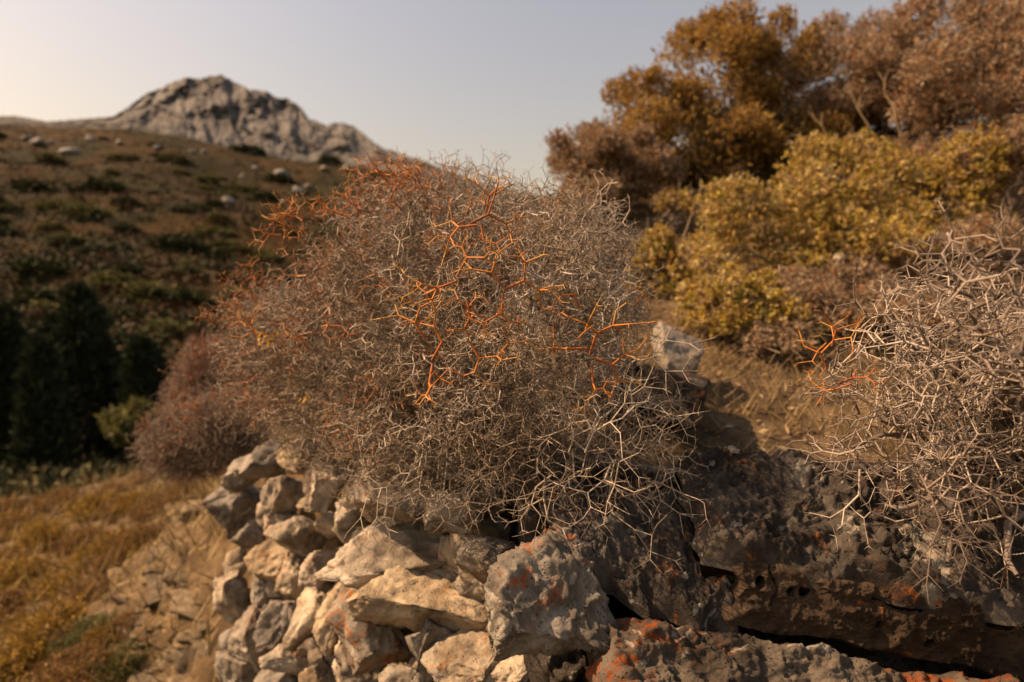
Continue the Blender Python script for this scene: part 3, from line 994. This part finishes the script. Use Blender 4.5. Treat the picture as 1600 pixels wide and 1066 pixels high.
DENSE = dict(rmin=0.3, noise=0.16, lump=6, stem=0.0035)
leafy('tall golden-brown leafy shrub on the skyline of the upper terrace', [lobe(1010, 185, 2.6, 72, 70), lobe(1105, 125, 2.7, 110, 100), lobe(1215, 110, 2.8, 70, 85), lobe(1075, 240, 2.6, 125, 95), lobe(1115, 60, 2.75, 40, 45), lobe(1190, 220, 2.75, 110, 90)], 17000, 0.0112, 0.52, GOLD, 8, 500, **DENSE)
leafy('round russet twiggy shrub at the left end of the upper terrace shrubs', [lobe(915, 250, 2.3, 70, 58), lobe(985, 268, 2.35, 68, 66), lobe(940, 300, 2.3, 80, 50)], 7500, 0.0112, 0.36, RBR, 8, 400, 'twiggy_shrub', **DENSE)
leafy('broad grey-brown twiggy shrub with a reddish top, right of the golden-brown one', [lobe(1280, 140, 2.75, 120, 100), lobe(1380, 130, 2.8, 105, 110), lobe(1300, 80, 2.9, 70, 52), lobe(1330, 210, 2.8, 130, 70)], 15000, 0.0115, 0.4, RBR, 7, 500, 'twiggy_shrub', **DENSE)
leafy('large dense brown twiggy shrub rising highest on the upper terrace', [lobe(1530, 105, 2.3, 118, 128), lobe(1640, 90, 2.3, 140, 170), lobe(1470, 45, 2.5, 75, 65), lobe(1490, 190, 2.35, 95, 75), lobe(1430, 120, 2.6, 60, 90)], 17000, 0.0112, 0.4, RBR, 7, 500, 'twiggy_shrub', **DENSE)
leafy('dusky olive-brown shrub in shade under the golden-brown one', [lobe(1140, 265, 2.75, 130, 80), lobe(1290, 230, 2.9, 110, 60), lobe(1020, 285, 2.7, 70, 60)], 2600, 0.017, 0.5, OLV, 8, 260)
leafy('wide yellow-green leafy cushion shrub on the slope above the rock ledge', [lobe(1190, 375, 1.85, 130, 95), lobe(1320, 300, 2.0, 130, 80), lobe(1440, 330, 1.9, 110, 105), lobe(1105, 425, 1.75, 70, 75), lobe(1300, 400, 1.75, 130, 80)], 11500, 0.0088, 0.55, YEL, 10, 500, twc=((0.22, 0.15, 0.09), (0.45, 0.34, 0.22)))
leafy('small bright yellow-green leafy shrub beside the pale angular stone', [lobe(1165, 490, 1.42, 85, 68), lobe(1120, 480, 1.45, 60, 60), lobe(1220, 520, 1.38, 60, 55)], 3200, 0.0095, 0.55, YEL, 12, 200, twc=((0.22, 0.15, 0.09), (0.45, 0.34, 0.22)))
leafy('little yellow-leaved sprig shrub standing in front of the dark gap', [lobe(1056, 325, 2.1, 30, 30)], 150, 0.012, 0.55, YEL, 9, 30)
leafy('yellowish shrub showing between the thorny shrub and the pale angular stone', [lobe(1030, 440, 1.75, 55, 75)], 1200, 0.0105, 0.55, YEL, 11, 60)
leafy('dry brown fine-leaved shrub at the foot of the highest twiggy shrub', [lobe(1540, 265, 1.95, 105, 75), lobe(1640, 300, 1.8, 110, 110), lobe(1480, 420, 1.65, 110, 80)], 3200, 0.010, 0.5, BRN, 10, 420)
leafy('low brown dry undershrub below the yellow-green shrubs', [lobe(1300, 480, 1.5, 95, 62), lobe(1400, 500, 1.35, 95, 62), lobe(1210, 540, 1.3, 60, 35)], 2400, 0.009, 0.45, BRN, 9, 320)

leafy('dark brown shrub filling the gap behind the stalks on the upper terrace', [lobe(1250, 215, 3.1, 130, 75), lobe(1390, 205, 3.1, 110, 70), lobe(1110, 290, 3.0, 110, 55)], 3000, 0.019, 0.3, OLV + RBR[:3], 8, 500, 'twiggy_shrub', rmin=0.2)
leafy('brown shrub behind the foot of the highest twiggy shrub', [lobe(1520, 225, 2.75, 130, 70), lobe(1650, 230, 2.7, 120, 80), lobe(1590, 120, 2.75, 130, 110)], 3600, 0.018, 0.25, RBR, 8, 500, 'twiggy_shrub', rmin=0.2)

# dry stalks standing in the shrubs
for (x0, y0, x1, y1, d) in [(1310, 225, 1262, 172, 2.2), (1385, 215, 1318, 138, 2.1), (1410, 190, 1372, 112, 2.1), (1068, 345, 1098, 292, 2.0)]:
    base = P(x0, y0, d)
    base[2] -= 0.06
    st = thing('dry_stalk', 'straw coloured dry stalk standing up out of the upper terrace shrubs', 'stalk', base, 'dry stalks in the upper shrubs')
    pts = crooked(base, P(x1, y1, d + 0.05), 6, 0.05)
    branch(st, pts, 0.0027, 0.0014, M_STALK, 'stem')
    for k in (3, 4):
        branch(st, crooked(pts[k], pts[k] + np.array([R.uniform(-.04, .04), 0, 0.05]), 4), 0.0018, 0.0008, M_STALK, 'side_stem')

for (px, py, d, w, lab) in ((1311, 401, 1.62, 17, 'pale curled dry leaf caught on the yellow-green leafy shrub'), (1038, 270, 2.2, 12, 'pale round dry leaf hanging before the dark gap under the golden-brown shrub')):
    a = np.linspace(0, 2 * math.pi, 17)[:-1]
    s2 = w / F * d / 2
    ring = np.stack([np.cos(a) * s2, 0.35 * s2 * np.cos(a) ** 2, np.sin(a) * s2 * 0.85], -1)
    V = np.concatenate([np.zeros((1, 3)), ring, ring + np.array([0, 0.002, 0])])
    fc = [[0, 1 + (k + 1) % 16, 1 + k] for k in range(16)] + [[1 + k, 1 + (k + 1) % 16, 17 + (k + 1) % 16] for k in range(16)] + [[1 + k, 17 + (k + 1) % 16, 17 + k] for k in range(16)]
    o = link('dry_leaf', mesh_np('dry_leaf', V, fc, M_LEAF, True, np.tile(np.array([[0.62, 0.52, 0.38]]), (33, 1))), None, P(px, py, d))
    o.rotation_euler = (-0.4, 0.3, -0.7)
    tag(o, lab, 'leaf')

# ------------------------------------------------------------------ litter on the terrace (uncountable)
def scatter_ground(n, x0, x1, y0, y1, cond):
    x = R.uniform(x0, x1, n); y = R.uniform(y0, y1, n)
    m = cond(x, y)
    x, y = x[m], y[m]
    return np.stack([x, y, ground_z(x, y)], -1)


pts = scatter_ground(5200, -0.2, 2.0, 0.72, 2.0, lambda x, y: wall_sd(x, y) > 0.12)
dl = R.normal(size=pts.shape); dl[:, 2] = np.abs(dl[:, 2]) * 0.4
cc = np.array([(0.34, 0.24, 0.12), (0.26, 0.17, 0.08), (0.40, 0.30, 0.17), (0.18, 0.11, 0.06)])[R.integers(0, 4, len(pts))]
v, f, c = leaves(pts + np.array([0, 0, 0.003]), dl, R.uniform(0.008, 0.028, len(pts)), 0.35, cc)
o = link('leaf_litter', mesh_np('leaf_litter', v, f, M_LEAF, False, c))
tag(o, 'dry leaf litter and straw on the earth behind the ledge', 'litter', kind='stuff')
pg = scatter_ground(4500, 0.1, 1.3, 0.85, 1.7, lambda x, y: (wall_sd(x, y) > 0.15) & (fbm(np.stack([x * 4, y * 4, 0 * x], -1), 2) > -0.1))
p1 = pg + R.normal(size=pg.shape) * np.array([0.02, 0.02, 0.008]) + np.array([0, 0, 0.035])
cg = np.array([0.27, 0.18, 0.08]) * R.uniform(0.6, 1.25, (len(pg), 1))
v, f, c = tubes(pg, p1, np.full(len(pg), 0.0009), np.full(len(pg), 0.0004), 3, cg)
o = link('dry_grass', mesh_np('dry_grass', v, f, M_TWIGC, False, c))
tag(o, 'short dry grass on the slope behind the ledge', 'grass', kind='stuff')
PEB = [stone_mesh((0.5, 0.42, 0.3), 900 + k, 2, M_TAN, 8) for k in range(6)]
for (px, py, s, m) in [(1560, 730, 0.07, 0), (1590, 760, 0.06, 1), (1520, 655, 0.05, 2), (1440, 610, 0.06, 3), (1580, 650, 0.05, 4), (1240, 600, 0.035, 5), (1130, 600, 0.03, 1), (1200, 640, 0.03, 2), (1180, 590, 0.025, 3), (1595, 700, 0.045, 0), (1545, 690, 0.04, 3)]:
    r = ray(px, py)
    ds = np.linspace(0.5, 3, 600)
    q = r[None] * ds[:, None]
    k = np.argmax(q[:, 2] < ground_z(q[:, 0], q[:, 1]))
    o = link('loose_stone', PEB[m], None, q[k])
    o.scale = (s, s, s); o.rotation_euler = (0.1, 0.1, R.uniform(0, 6))
    tag(o, 'small tan stone lying on the litter of the upper terrace', 'stone', 'loose stones on the upper terrace')

# ------------------------------------------------------------------ the slope below the wall, left
FLAT = [stone_mesh((0.5, 0.40, 0.22), 930 + k, 4, M_TAN, 18, lo=0.3, hi=0.7) for k in range(7)]
bank = thing('rock_outcrop', 'rubbly tan outcrop of broken rock at the foot of the dry-stone wall', 'rock', (-1.1, 2.0, -1.1))
for k in range(210):
    px = R.uniform(150, 345); py = R.uniform(765, 1100)
    if px < 300 - (py - 760) * 0.55 - R.uniform(0, 30) or (py > 960 and px < 205): continue
    r = ray(px, py)
    ds = np.linspace(1.2, 6, 500)
    q = r[None] * ds[:, None]
    below = q[:, 2] < ground_z(q[:, 0], q[:, 1])
    if not below.any(): continue
    kk = np.argmax(below)
    if wall_sd(q[kk:kk + 1, 0], q[kk:kk + 1, 1])[0] > 0: continue
    s = R.uniform(0.07, 0.26)
    o = link('stone', FLAT[int(R.integers(0, 7))], bank)
    o.matrix_parent_inverse = bank.matrix_basis.inverted()
    o.location = q[kk] - np.array([0, 0, 0.05]); o.scale = (s, s, s * R.uniform(0.6, 1.1)); o.rotation_euler = (R.normal() * 0.15, 0.25 + R.normal() * 0.15, R.uniform(-0.8, 0.8))


def cushion_mesh(seed, cols, n=420):
    rg = np.random.default_rng(seed)
    d = rg.normal(size=(n, 3)); d[:, 2] = np.abs(d[:, 2]); d /= np.linalg.norm(d, axis=1)[:, None]
    rr = rg.uniform(0.6, 1.0, n) * (1 + 0.4 * fbm(d * 2.5 + seed, 3))
    p = d * rr[:, None] * np.array([1, 1, 0.72])
    per = 7
    pos = np.repeat(p, per, axis=0); ax = np.repeat(d, per, axis=0)
    cc = np.repeat(np.array(cols)[rg.integers(0, len(cols), n)], per, axis=0) * rg.uniform(0.65, 1.3, (n * per, 1))
    v, f, c = leaves(pos + rg.normal(size=pos.shape) * 0.05, ax + rg.normal(size=pos.shape) * 0.6, rg.uniform(0.06, 0.15, n * per), 0.4, cc)
    return mesh_np('cushion', v, f, M_LEAF, False, c)


OCH = [(0.26, 0.165, 0.033), (0.33, 0.205, 0.04), (0.20, 0.115, 0.03)]
RUS = [(0.20, 0.11, 0.04), (0.26, 0.15, 0.05), (0.15, 0.085, 0.035)]
GRN = [(0.10, 0.11, 0.035), (0.14, 0.13, 0.04), (0.08, 0.085, 0.03)]
CM = {'och': [cushion_mesh(40 + k, OCH) for k in range(3)], 'rus': [cushion_mesh(50 + k, RUS) for k in range(3)], 'grn': [cushion_mesh(60 + k, GRN) for k in range(2)]}
LAB = {'och': 'golden-ochre cushion shrub', 'rus': 'russet-brown cushion shrub', 'grn': 'grey-green low shrub'}


def ground_hit(px, py, lo=1.0, hi=9):
    r = ray(px, py)
    ds = np.linspace(lo, hi, 700)
    q = r[None] * ds[:, None]
    below = q[:, 2] < ground_z(q[:, 0], q[:, 1])
    return q[np.argmax(below)] if below.any() else None


def low_cushion(px, py, rpx, kind):
    q = ground_hit(px, py)
    if q is None: return
    if wall_sd(q[None, 0], q[None, 1])[0] > 0: return
    s = rpx / F * q[1]
    ms = CM[kind]
    o = link('cushion_shrub', ms[int(R.integers(0, len(ms)))], None, q - np.array([0, 0, s * 0.1]))
    o.scale = (s, s, s * R.uniform(0.8, 1.1)); o.rotation_euler = (0, 0, R.uniform(0, 6.28))
    if px > 175: w = 'beside the tan rock outcrop under the stone wall'
    elif py < 800: w = 'near the low stone line at the terrace edge before the cypresses'
    elif rpx > 34: w = 'large, on the open slope below the stone wall'
    else: w = 'small, on the open slope below the stone wall'
    tag(o, LAB[kind] + ' ' + w, 'shrub', LAB[kind] + 's ' + w)


for a in [(172, 722, 34, 'och'), (245, 725, 26, 'och'), (130, 745, 26, 'rus'), (90, 790, 36, 'rus'), (30, 830, 40, 'rus'), (150, 800, 40, 'och'), (215, 790, 34, 'och'), (245, 805, 40, 'rus'), (70, 850, 44, 'och'), (130, 855, 40, 'rus'), (190, 850, 36, 'och'),
          (30, 900, 50, 'och'), (100, 920, 44, 'och'), (20, 960, 60, 'rus'), (150, 930, 40, 'rus'), (90, 985, 60, 'och'), (160, 985, 42, 'grn'), (40, 1040, 70, 'och'), (130, 1055, 60, 'rus'), (195, 1040, 44, 'grn'), (10, 800, 30, 'rus'), (290, 770, 30, 'rus'), (300, 745, 24, 'grn'), (225, 750, 22, 'rus')]:
    low_cushion(*a)
for _ in range(130):
    px = R.uniform(-150, 320); py = R.uniform(770, 1120)
    if px > 330 - (py - 740) * 0.55: continue
    low_cushion(px, py, R.uniform(12, 36), random.choice(['och', 'och', 'rus', 'rus', 'rus', 'grn']))

pg = scatter_ground(6000, -4.6, -0.75, 1.5, 5.0, lambda x, y: (wall_sd(x, y) < -0.05) & (y < 4.4 + 0.45 * (x + 3.2)) & (fbm(np.stack([x * 2, y * 2, 0 * x], -1), 3) > -0.25))
p1 = pg + R.normal(size=pg.shape) * np.array([0.05, 0.05, 0.03]) + np.array([0, 0, 0.09])
cg = np.array([(0.34, 0.23, 0.07), (0.26, 0.16, 0.05), (0.38, 0.28, 0.12), (0.18, 0.13, 0.04)])[R.integers(0, 4, len(pg))]
v, f, c = tubes(pg, p1, np.full(len(pg), 0.0032), np.full(len(pg), 0.001), 3, cg)
o = link('dry_grass', mesh_np('dry_grass', v, f, M_TWIGC, False, c))
tag(o, 'dry yellow grass on the slope below the stone wall', 'grass', kind='stuff')

edge_w = thing('low_stone_wall', 'low crumbling line of pale stones at the edge of the lower terrace before the dark trees', 'stone wall', (-3.2, 4.0, -1.3))
for k in range(26):
    u = R.random()
    px = -60 + 262 * u; py = 800 - 84 * u + R.normal() * 7
    q = ground_hit(px, py)
    if q is None: continue
    s = R.uniform(0.10, 0.24)
    o = link('stone', PEB[int(R.integers(0, 6))], edge_w)
    o.matrix_parent_inverse = edge_w.matrix_basis.inverted()
    o.location = q + np.array([0, 0, 0.02]); o.scale = (s * 1.3, s, s * 0.7); o.rotation_euler = (R.normal() * 0.15, R.normal() * 0.15, R.uniform(-0.6, 0.6))

# ------------------------------------------------------------------ dark trees in the valley
def conifer(label, px, ptop, pbase, d, wpx, n=1250, name='cypress_tree', narrow=1.0):
    top = PYy(px, ptop, d); bot = PYy(px, pbase, d)
    zg = float(hill_z(np.array([px]), np.array([d]))[0])
    H = top[2] - zg
    t = thing(name, label, 'tree', (top[0], d, zg))
    tr = branch(t, [(top[0], d, zg - 0.3), (top[0] + 0.05, d, zg + H * 0.4), (top[0], d, zg + H * 0.85)], H * 0.022, H * 0.006, M_BARK, 'trunk', 8)
    for k in range(7):
        a = R.uniform(0, 6.28); z = zg + H * (0.12 + 0.1 * k)
        branch(t, crooked((top[0], d, z), (top[0] + math.cos(a) * wpx / F * d * 0.35, d + math.sin(a) * wpx / F * d * 0.35, z + H * 0.1), 5), H * 0.006, H * 0.002, M_BARK, 'limb', 5)
    hh = R.random(n) ** 0.85
    prof = np.where(hh < 0.25, 0.7 + 1.2 * hh, (1 - (hh - 0.25) / 0.75) ** 0.62)
    a = R.uniform(0, 6.28, n)
    rr = (0.55 + 0.45 * R.random(n)) * prof * wpx / 2 / F * d
    q = np.stack([np.cos(a) * 1.5, np.sin(a) * 1.5, hh * 7], -1)
    rr *= 1 + 0.45 * fbm(q + px, 3)
    p = np.stack([top[0] + np.cos(a) * rr, d + np.sin(a) * rr, zg + H * (0.05 + 0.95 * hh)], -1)
    per = 8
    pos = np.repeat(p, per, axis=0) + R.normal(size=(n * per, 3)) * 0.12
    ax = np.stack([np.cos(a), np.sin(a), np.full(n, 1.4)], -1)
    dd = np.repeat(ax, per, axis=0) + R.normal(size=pos.shape) * 0.6
    cc = np.array([0.024, 0.032, 0.013]) * R.uniform(0.4, 1.9, (len(pos), 1))
    v, f, c = leaves(pos, dd, R.uniform(0.26, 0.62, len(pos)), 0.35, cc)
    o = link('crown', mesh_np('crown', v, f, M_NEEDLE, False, c), t)
    o.matrix_parent_inverse = t.matrix_basis.inverted()


conifer('tallest dark cypress in the valley beyond the lower terrace', 125, 455, 760, 31, 120)
conifer('slimmer dark cypress right of the tallest one in the valley', 222, 535, 740, 30, 70)
conifer('dark cypress partly cut off left of the tallest one in the valley', 5, 490, 760, 29, 90)
conifer('small dark cypress between two taller ones in the valley', 62, 540, 760, 27, 62)
conifer('dark cypress standing behind the slimmer one in the valley', 175, 560, 745, 34, 70)
conifer('dark cypress beyond the left edge of the group in the valley', -90, 470, 760, 33, 120)
conifer('short dark cypress next to the brownish thorny shrub', 268, 600, 740, 32, 50, 1600)
conifer('dark cypress filling the gap behind the tallest one in the valley', 85, 500, 760, 37, 90)
conifer('dark cypress behind the left trees in the valley', 25, 520, 760, 36, 80)
conifer('low dark cypress behind the two right-hand ones in the valley', 245, 565, 740, 38, 70)
# round green bush at the edge of the trees
leafy('round olive-green bush at the foot of the dark valley trees', [lobe(205, 662, 12, 44, 32), lobe(235, 680, 12, 30, 25)], 700, 0.10, 0.5, [(0.10, 0.10, 0.03), (0.14, 0.13, 0.04), (0.07, 0.07, 0.02)], 8, 0, 'round_bush')
# a low scrub understorey in the valley
n = 900
px = R.uniform(-700, 420, n); y = R.uniform(7, 41, n)
base = np.stack([(px - 800) / F * y, y, hill_z(px, y)], -1)
per = 26
pos = np.repeat(base, per, axis=0) + R.normal(size=(n * per, 3)) * np.array([0.55, 0.55, 0.3]) + np.array([0, 0, 0.4])
cc = np.repeat(np.array([(0.04, 0.045, 0.018), (0.06, 0.055, 0.02), (0.10, 0.085, 0.03)])[R.integers(0, 3, n)], per, axis=0) * R.uniform(0.6, 1.4, (n * per, 1))
v, f, c = leaves(pos, R.normal(size=pos.shape) + np.array([0, 0, 1]), R.uniform(0.2, 0.5, len(pos)), 0.5, cc)
o = link('valley_scrub', mesh_np('valley_scrub', v, f, M_NEEDLE, False, c))
tag(o, 'dark scrub filling the valley floor under the trees', 'scrub', kind='stuff')

# ------------------------------------------------------------------ hillside: shrubs, boulders, scrub
def hill_shrub_mesh(seed, cols, n=260):
    rg = np.random.default_rng(seed)
    d = rg.normal(size=(n, 3)); d[:, 2] = np.abs(d[:, 2]); d /= np.linalg.norm(d, axis=1)[:, None]
    p = d * (rg.uniform(0.55, 1.0, n) * (1 + 0.35 * fbm(d * 2 + seed, 3)))[:, None]
    per = 6
    pos = np.repeat(p, per, axis=0) + rg.normal(size=(n * per, 3)) * 0.06
    cc = np.repeat(np.array(cols)[rg.integers(0, len(cols), n)], per, axis=0) * rg.uniform(0.6, 1.4, (n * per, 1))
    v, f, c = leaves(pos, np.repeat(d, per, axis=0) + rg.normal(size=pos.shape) * 0.8, rg.uniform(0.12, 0.26, n * per), 0.6, cc)
    return mesh_np('hill_shrub', v, f, M_NEEDLE, False, c)


DG = [(0.026, 0.034, 0.009), (0.036, 0.044, 0.012), (0.046, 0.050, 0.014)]
OG = [(0.07, 0.075, 0.02), (0.10, 0.10, 0.028), (0.13, 0.115, 0.032)]
HS = {'d': [hill_shrub_mesh(70 + k, DG) for k in range(4)], 'o': [hill_shrub_mesh(80 + k, OG) for k in range(4)]}
HL = {'d': 'dark green bush', 'o': 'olive green bush'}


def hill_shrub(px, py, rpx, kind, label=None):
    q = on_hill(px, py)
    s = rpx / F * q[1]
    o = link('hillside_bush', HS[kind][int(R.integers(0, 4))], None, q)
    o.scale = (s, s * 0.8, s * 0.5); o.rotation_euler = (0, 0, R.uniform(-0.5, 0.5))
    if label: tag(o, label, 'bush')
    else:
        up = py - interp(px, CLIFF_BASE)
        w = 'high on the far hillside close under the crag' if up < 60 else 'on the middle of the far scrub hillside' if py < 380 else 'low on the far hillside behind the dark cypresses'
        tag(o, HL[kind] + ' ' + w, 'bush', HL[kind] + 'es ' + w)


hill_shrub(284, 386, 40, 'd', 'widest dark green bush standing alone in the middle of the far hillside')
for a in [(60, 300, 35, 'd'), (170, 302, 40, 'd'), (205, 318, 22, 'd'), (20, 335, 30, 'd'), (100, 330, 28, 'o'), (295, 333, 22, 'd'), (360, 310, 20, 'o'), (70, 425, 38, 'd'), (15, 370, 30, 'd'), (140, 340, 40, 'o'), (110, 380, 30, 'o'), (230, 460, 40, 'o'), (290, 470, 34, 'd'), (180, 440, 30, 'o'), (340, 370, 30, 'o'), (420, 310, 20, 'd'), (440, 285, 24, 'd'), (330, 285, 20, 'o'), (380, 300, 24, 'o'), (200, 250, 18, 'o'), (280, 250, 20, 'o'), (90, 250, 20, 'o'), (10, 213, 14, 'd'), (395, 232, 24, 'd'), (520, 250, 22, 'd'), (300, 430, 25, 'd'), (60, 470, 40, 'd'), (190, 500, 40, 'd'), (260, 520, 40, 'o')]:
    hill_shrub(*a)
for _ in range(130):
    px = R.uniform(-300, 640); py = R.uniform(interp(px, CLIFF_BASE) + 12, 520)
    hill_shrub(px, py, R.uniform(5, 20) * (0.5 + (py - 200) / 260), random.choice('ddooo'))
n = 7500
px = R.uniform(-500, 800, n); y = 44 * (250 / 44) ** R.random(n)
z = hill_z(px, y)
base = np.stack([(px - 800) / F * y, y, z], -1)
per = 9
pos = np.repeat(base, per, axis=0) + R.normal(size=(n * per, 3)) * np.array([0.9, 0.7, 0.22]) + np.array([0, 0, 0.25])
pal = np.array([(0.058, 0.030, 0.010), (0.036, 0.024, 0.008), (0.024, 0.027, 0.007), (0.068, 0.039, 0.013), (0.020, 0.025, 0.007)])
zone = fbm(np.stack([base[:, 0] * 0.03, base[:, 1] * 0.05, 0 * z], -1), 3)
ki = np.clip(((zone + 0.6) / 1.2 * 5 + R.normal(size=n) * 0.8), 0, 4.99).astype(int)
cc = np.repeat(pal[ki], per, axis=0) * R.uniform(0.65, 1.35, (n * per, 1))
v, f, c = leaves(pos, R.normal(size=pos.shape) + np.array([0, 0, 0.8]), R.uniform(0.35, 0.9, len(pos)), 0.7, cc)
o = link('hillside_scrub', mesh_np('hillside_scrub', v, f, M_NEEDLE, False, c))
tag(o, 'brown and olive scrub covering the far hillside', 'scrub', kind='stuff')

BM = [stone_mesh((0.5, 0.45, 0.42), 950 + k, 3, M_BOULD, 9) for k in range(5)]
for k, (px, py, w) in enumerate([(121, 234, 28), (447, 273, 34), (362, 312, 24), (470, 298, 22), (386, 274, 12), (58, 216, 18), (73, 222, 22), (152, 216, 18), (327, 236, 12), (512, 262, 18), (447, 314, 16), (340, 280, 10), (488, 292, 16), (545, 262, 16), (197, 222, 14), (310, 236, 12), (255, 230, 12), (92, 222, 12), (405, 262, 10), (570, 275, 14)]):
    q = on_hill(px, py + w * 0.3)
    s = w / F * q[1]
    o = link('hillside_boulder', BM[k % 5], None, q + np.array([0, 0, s * 0.2]))
    o.scale = (s, s, s * 0.8); o.rotation_euler = (0, 0, R.uniform(0, 6))
    w = 'large pale grey boulder' if w > 20 else 'small pale grey boulder'
    tag(o, w + ' lying on the far scrub hillside', 'boulder', w + 's on the far hillside')
# old field wall across the lower hillside
fw = thing('field_wall', 'grey old field wall running across the lower hillside behind the dark cypresses', 'stone wall', on_hill(40, 492))
for k in range(16):
    q = on_hill(-60 + 11 * k, 488 + 0.2 * k)
    o = link('stone', BM[k % 5], fw)
    o.matrix_parent_inverse = fw.matrix_basis.inverted()
    s = 14 / F * q[1]
    o.location = q + np.array([0, 0, s * 0.25]); o.scale = (s * 1.3, s, s); o.rotation_euler = (0, 0, 0.3 * k)
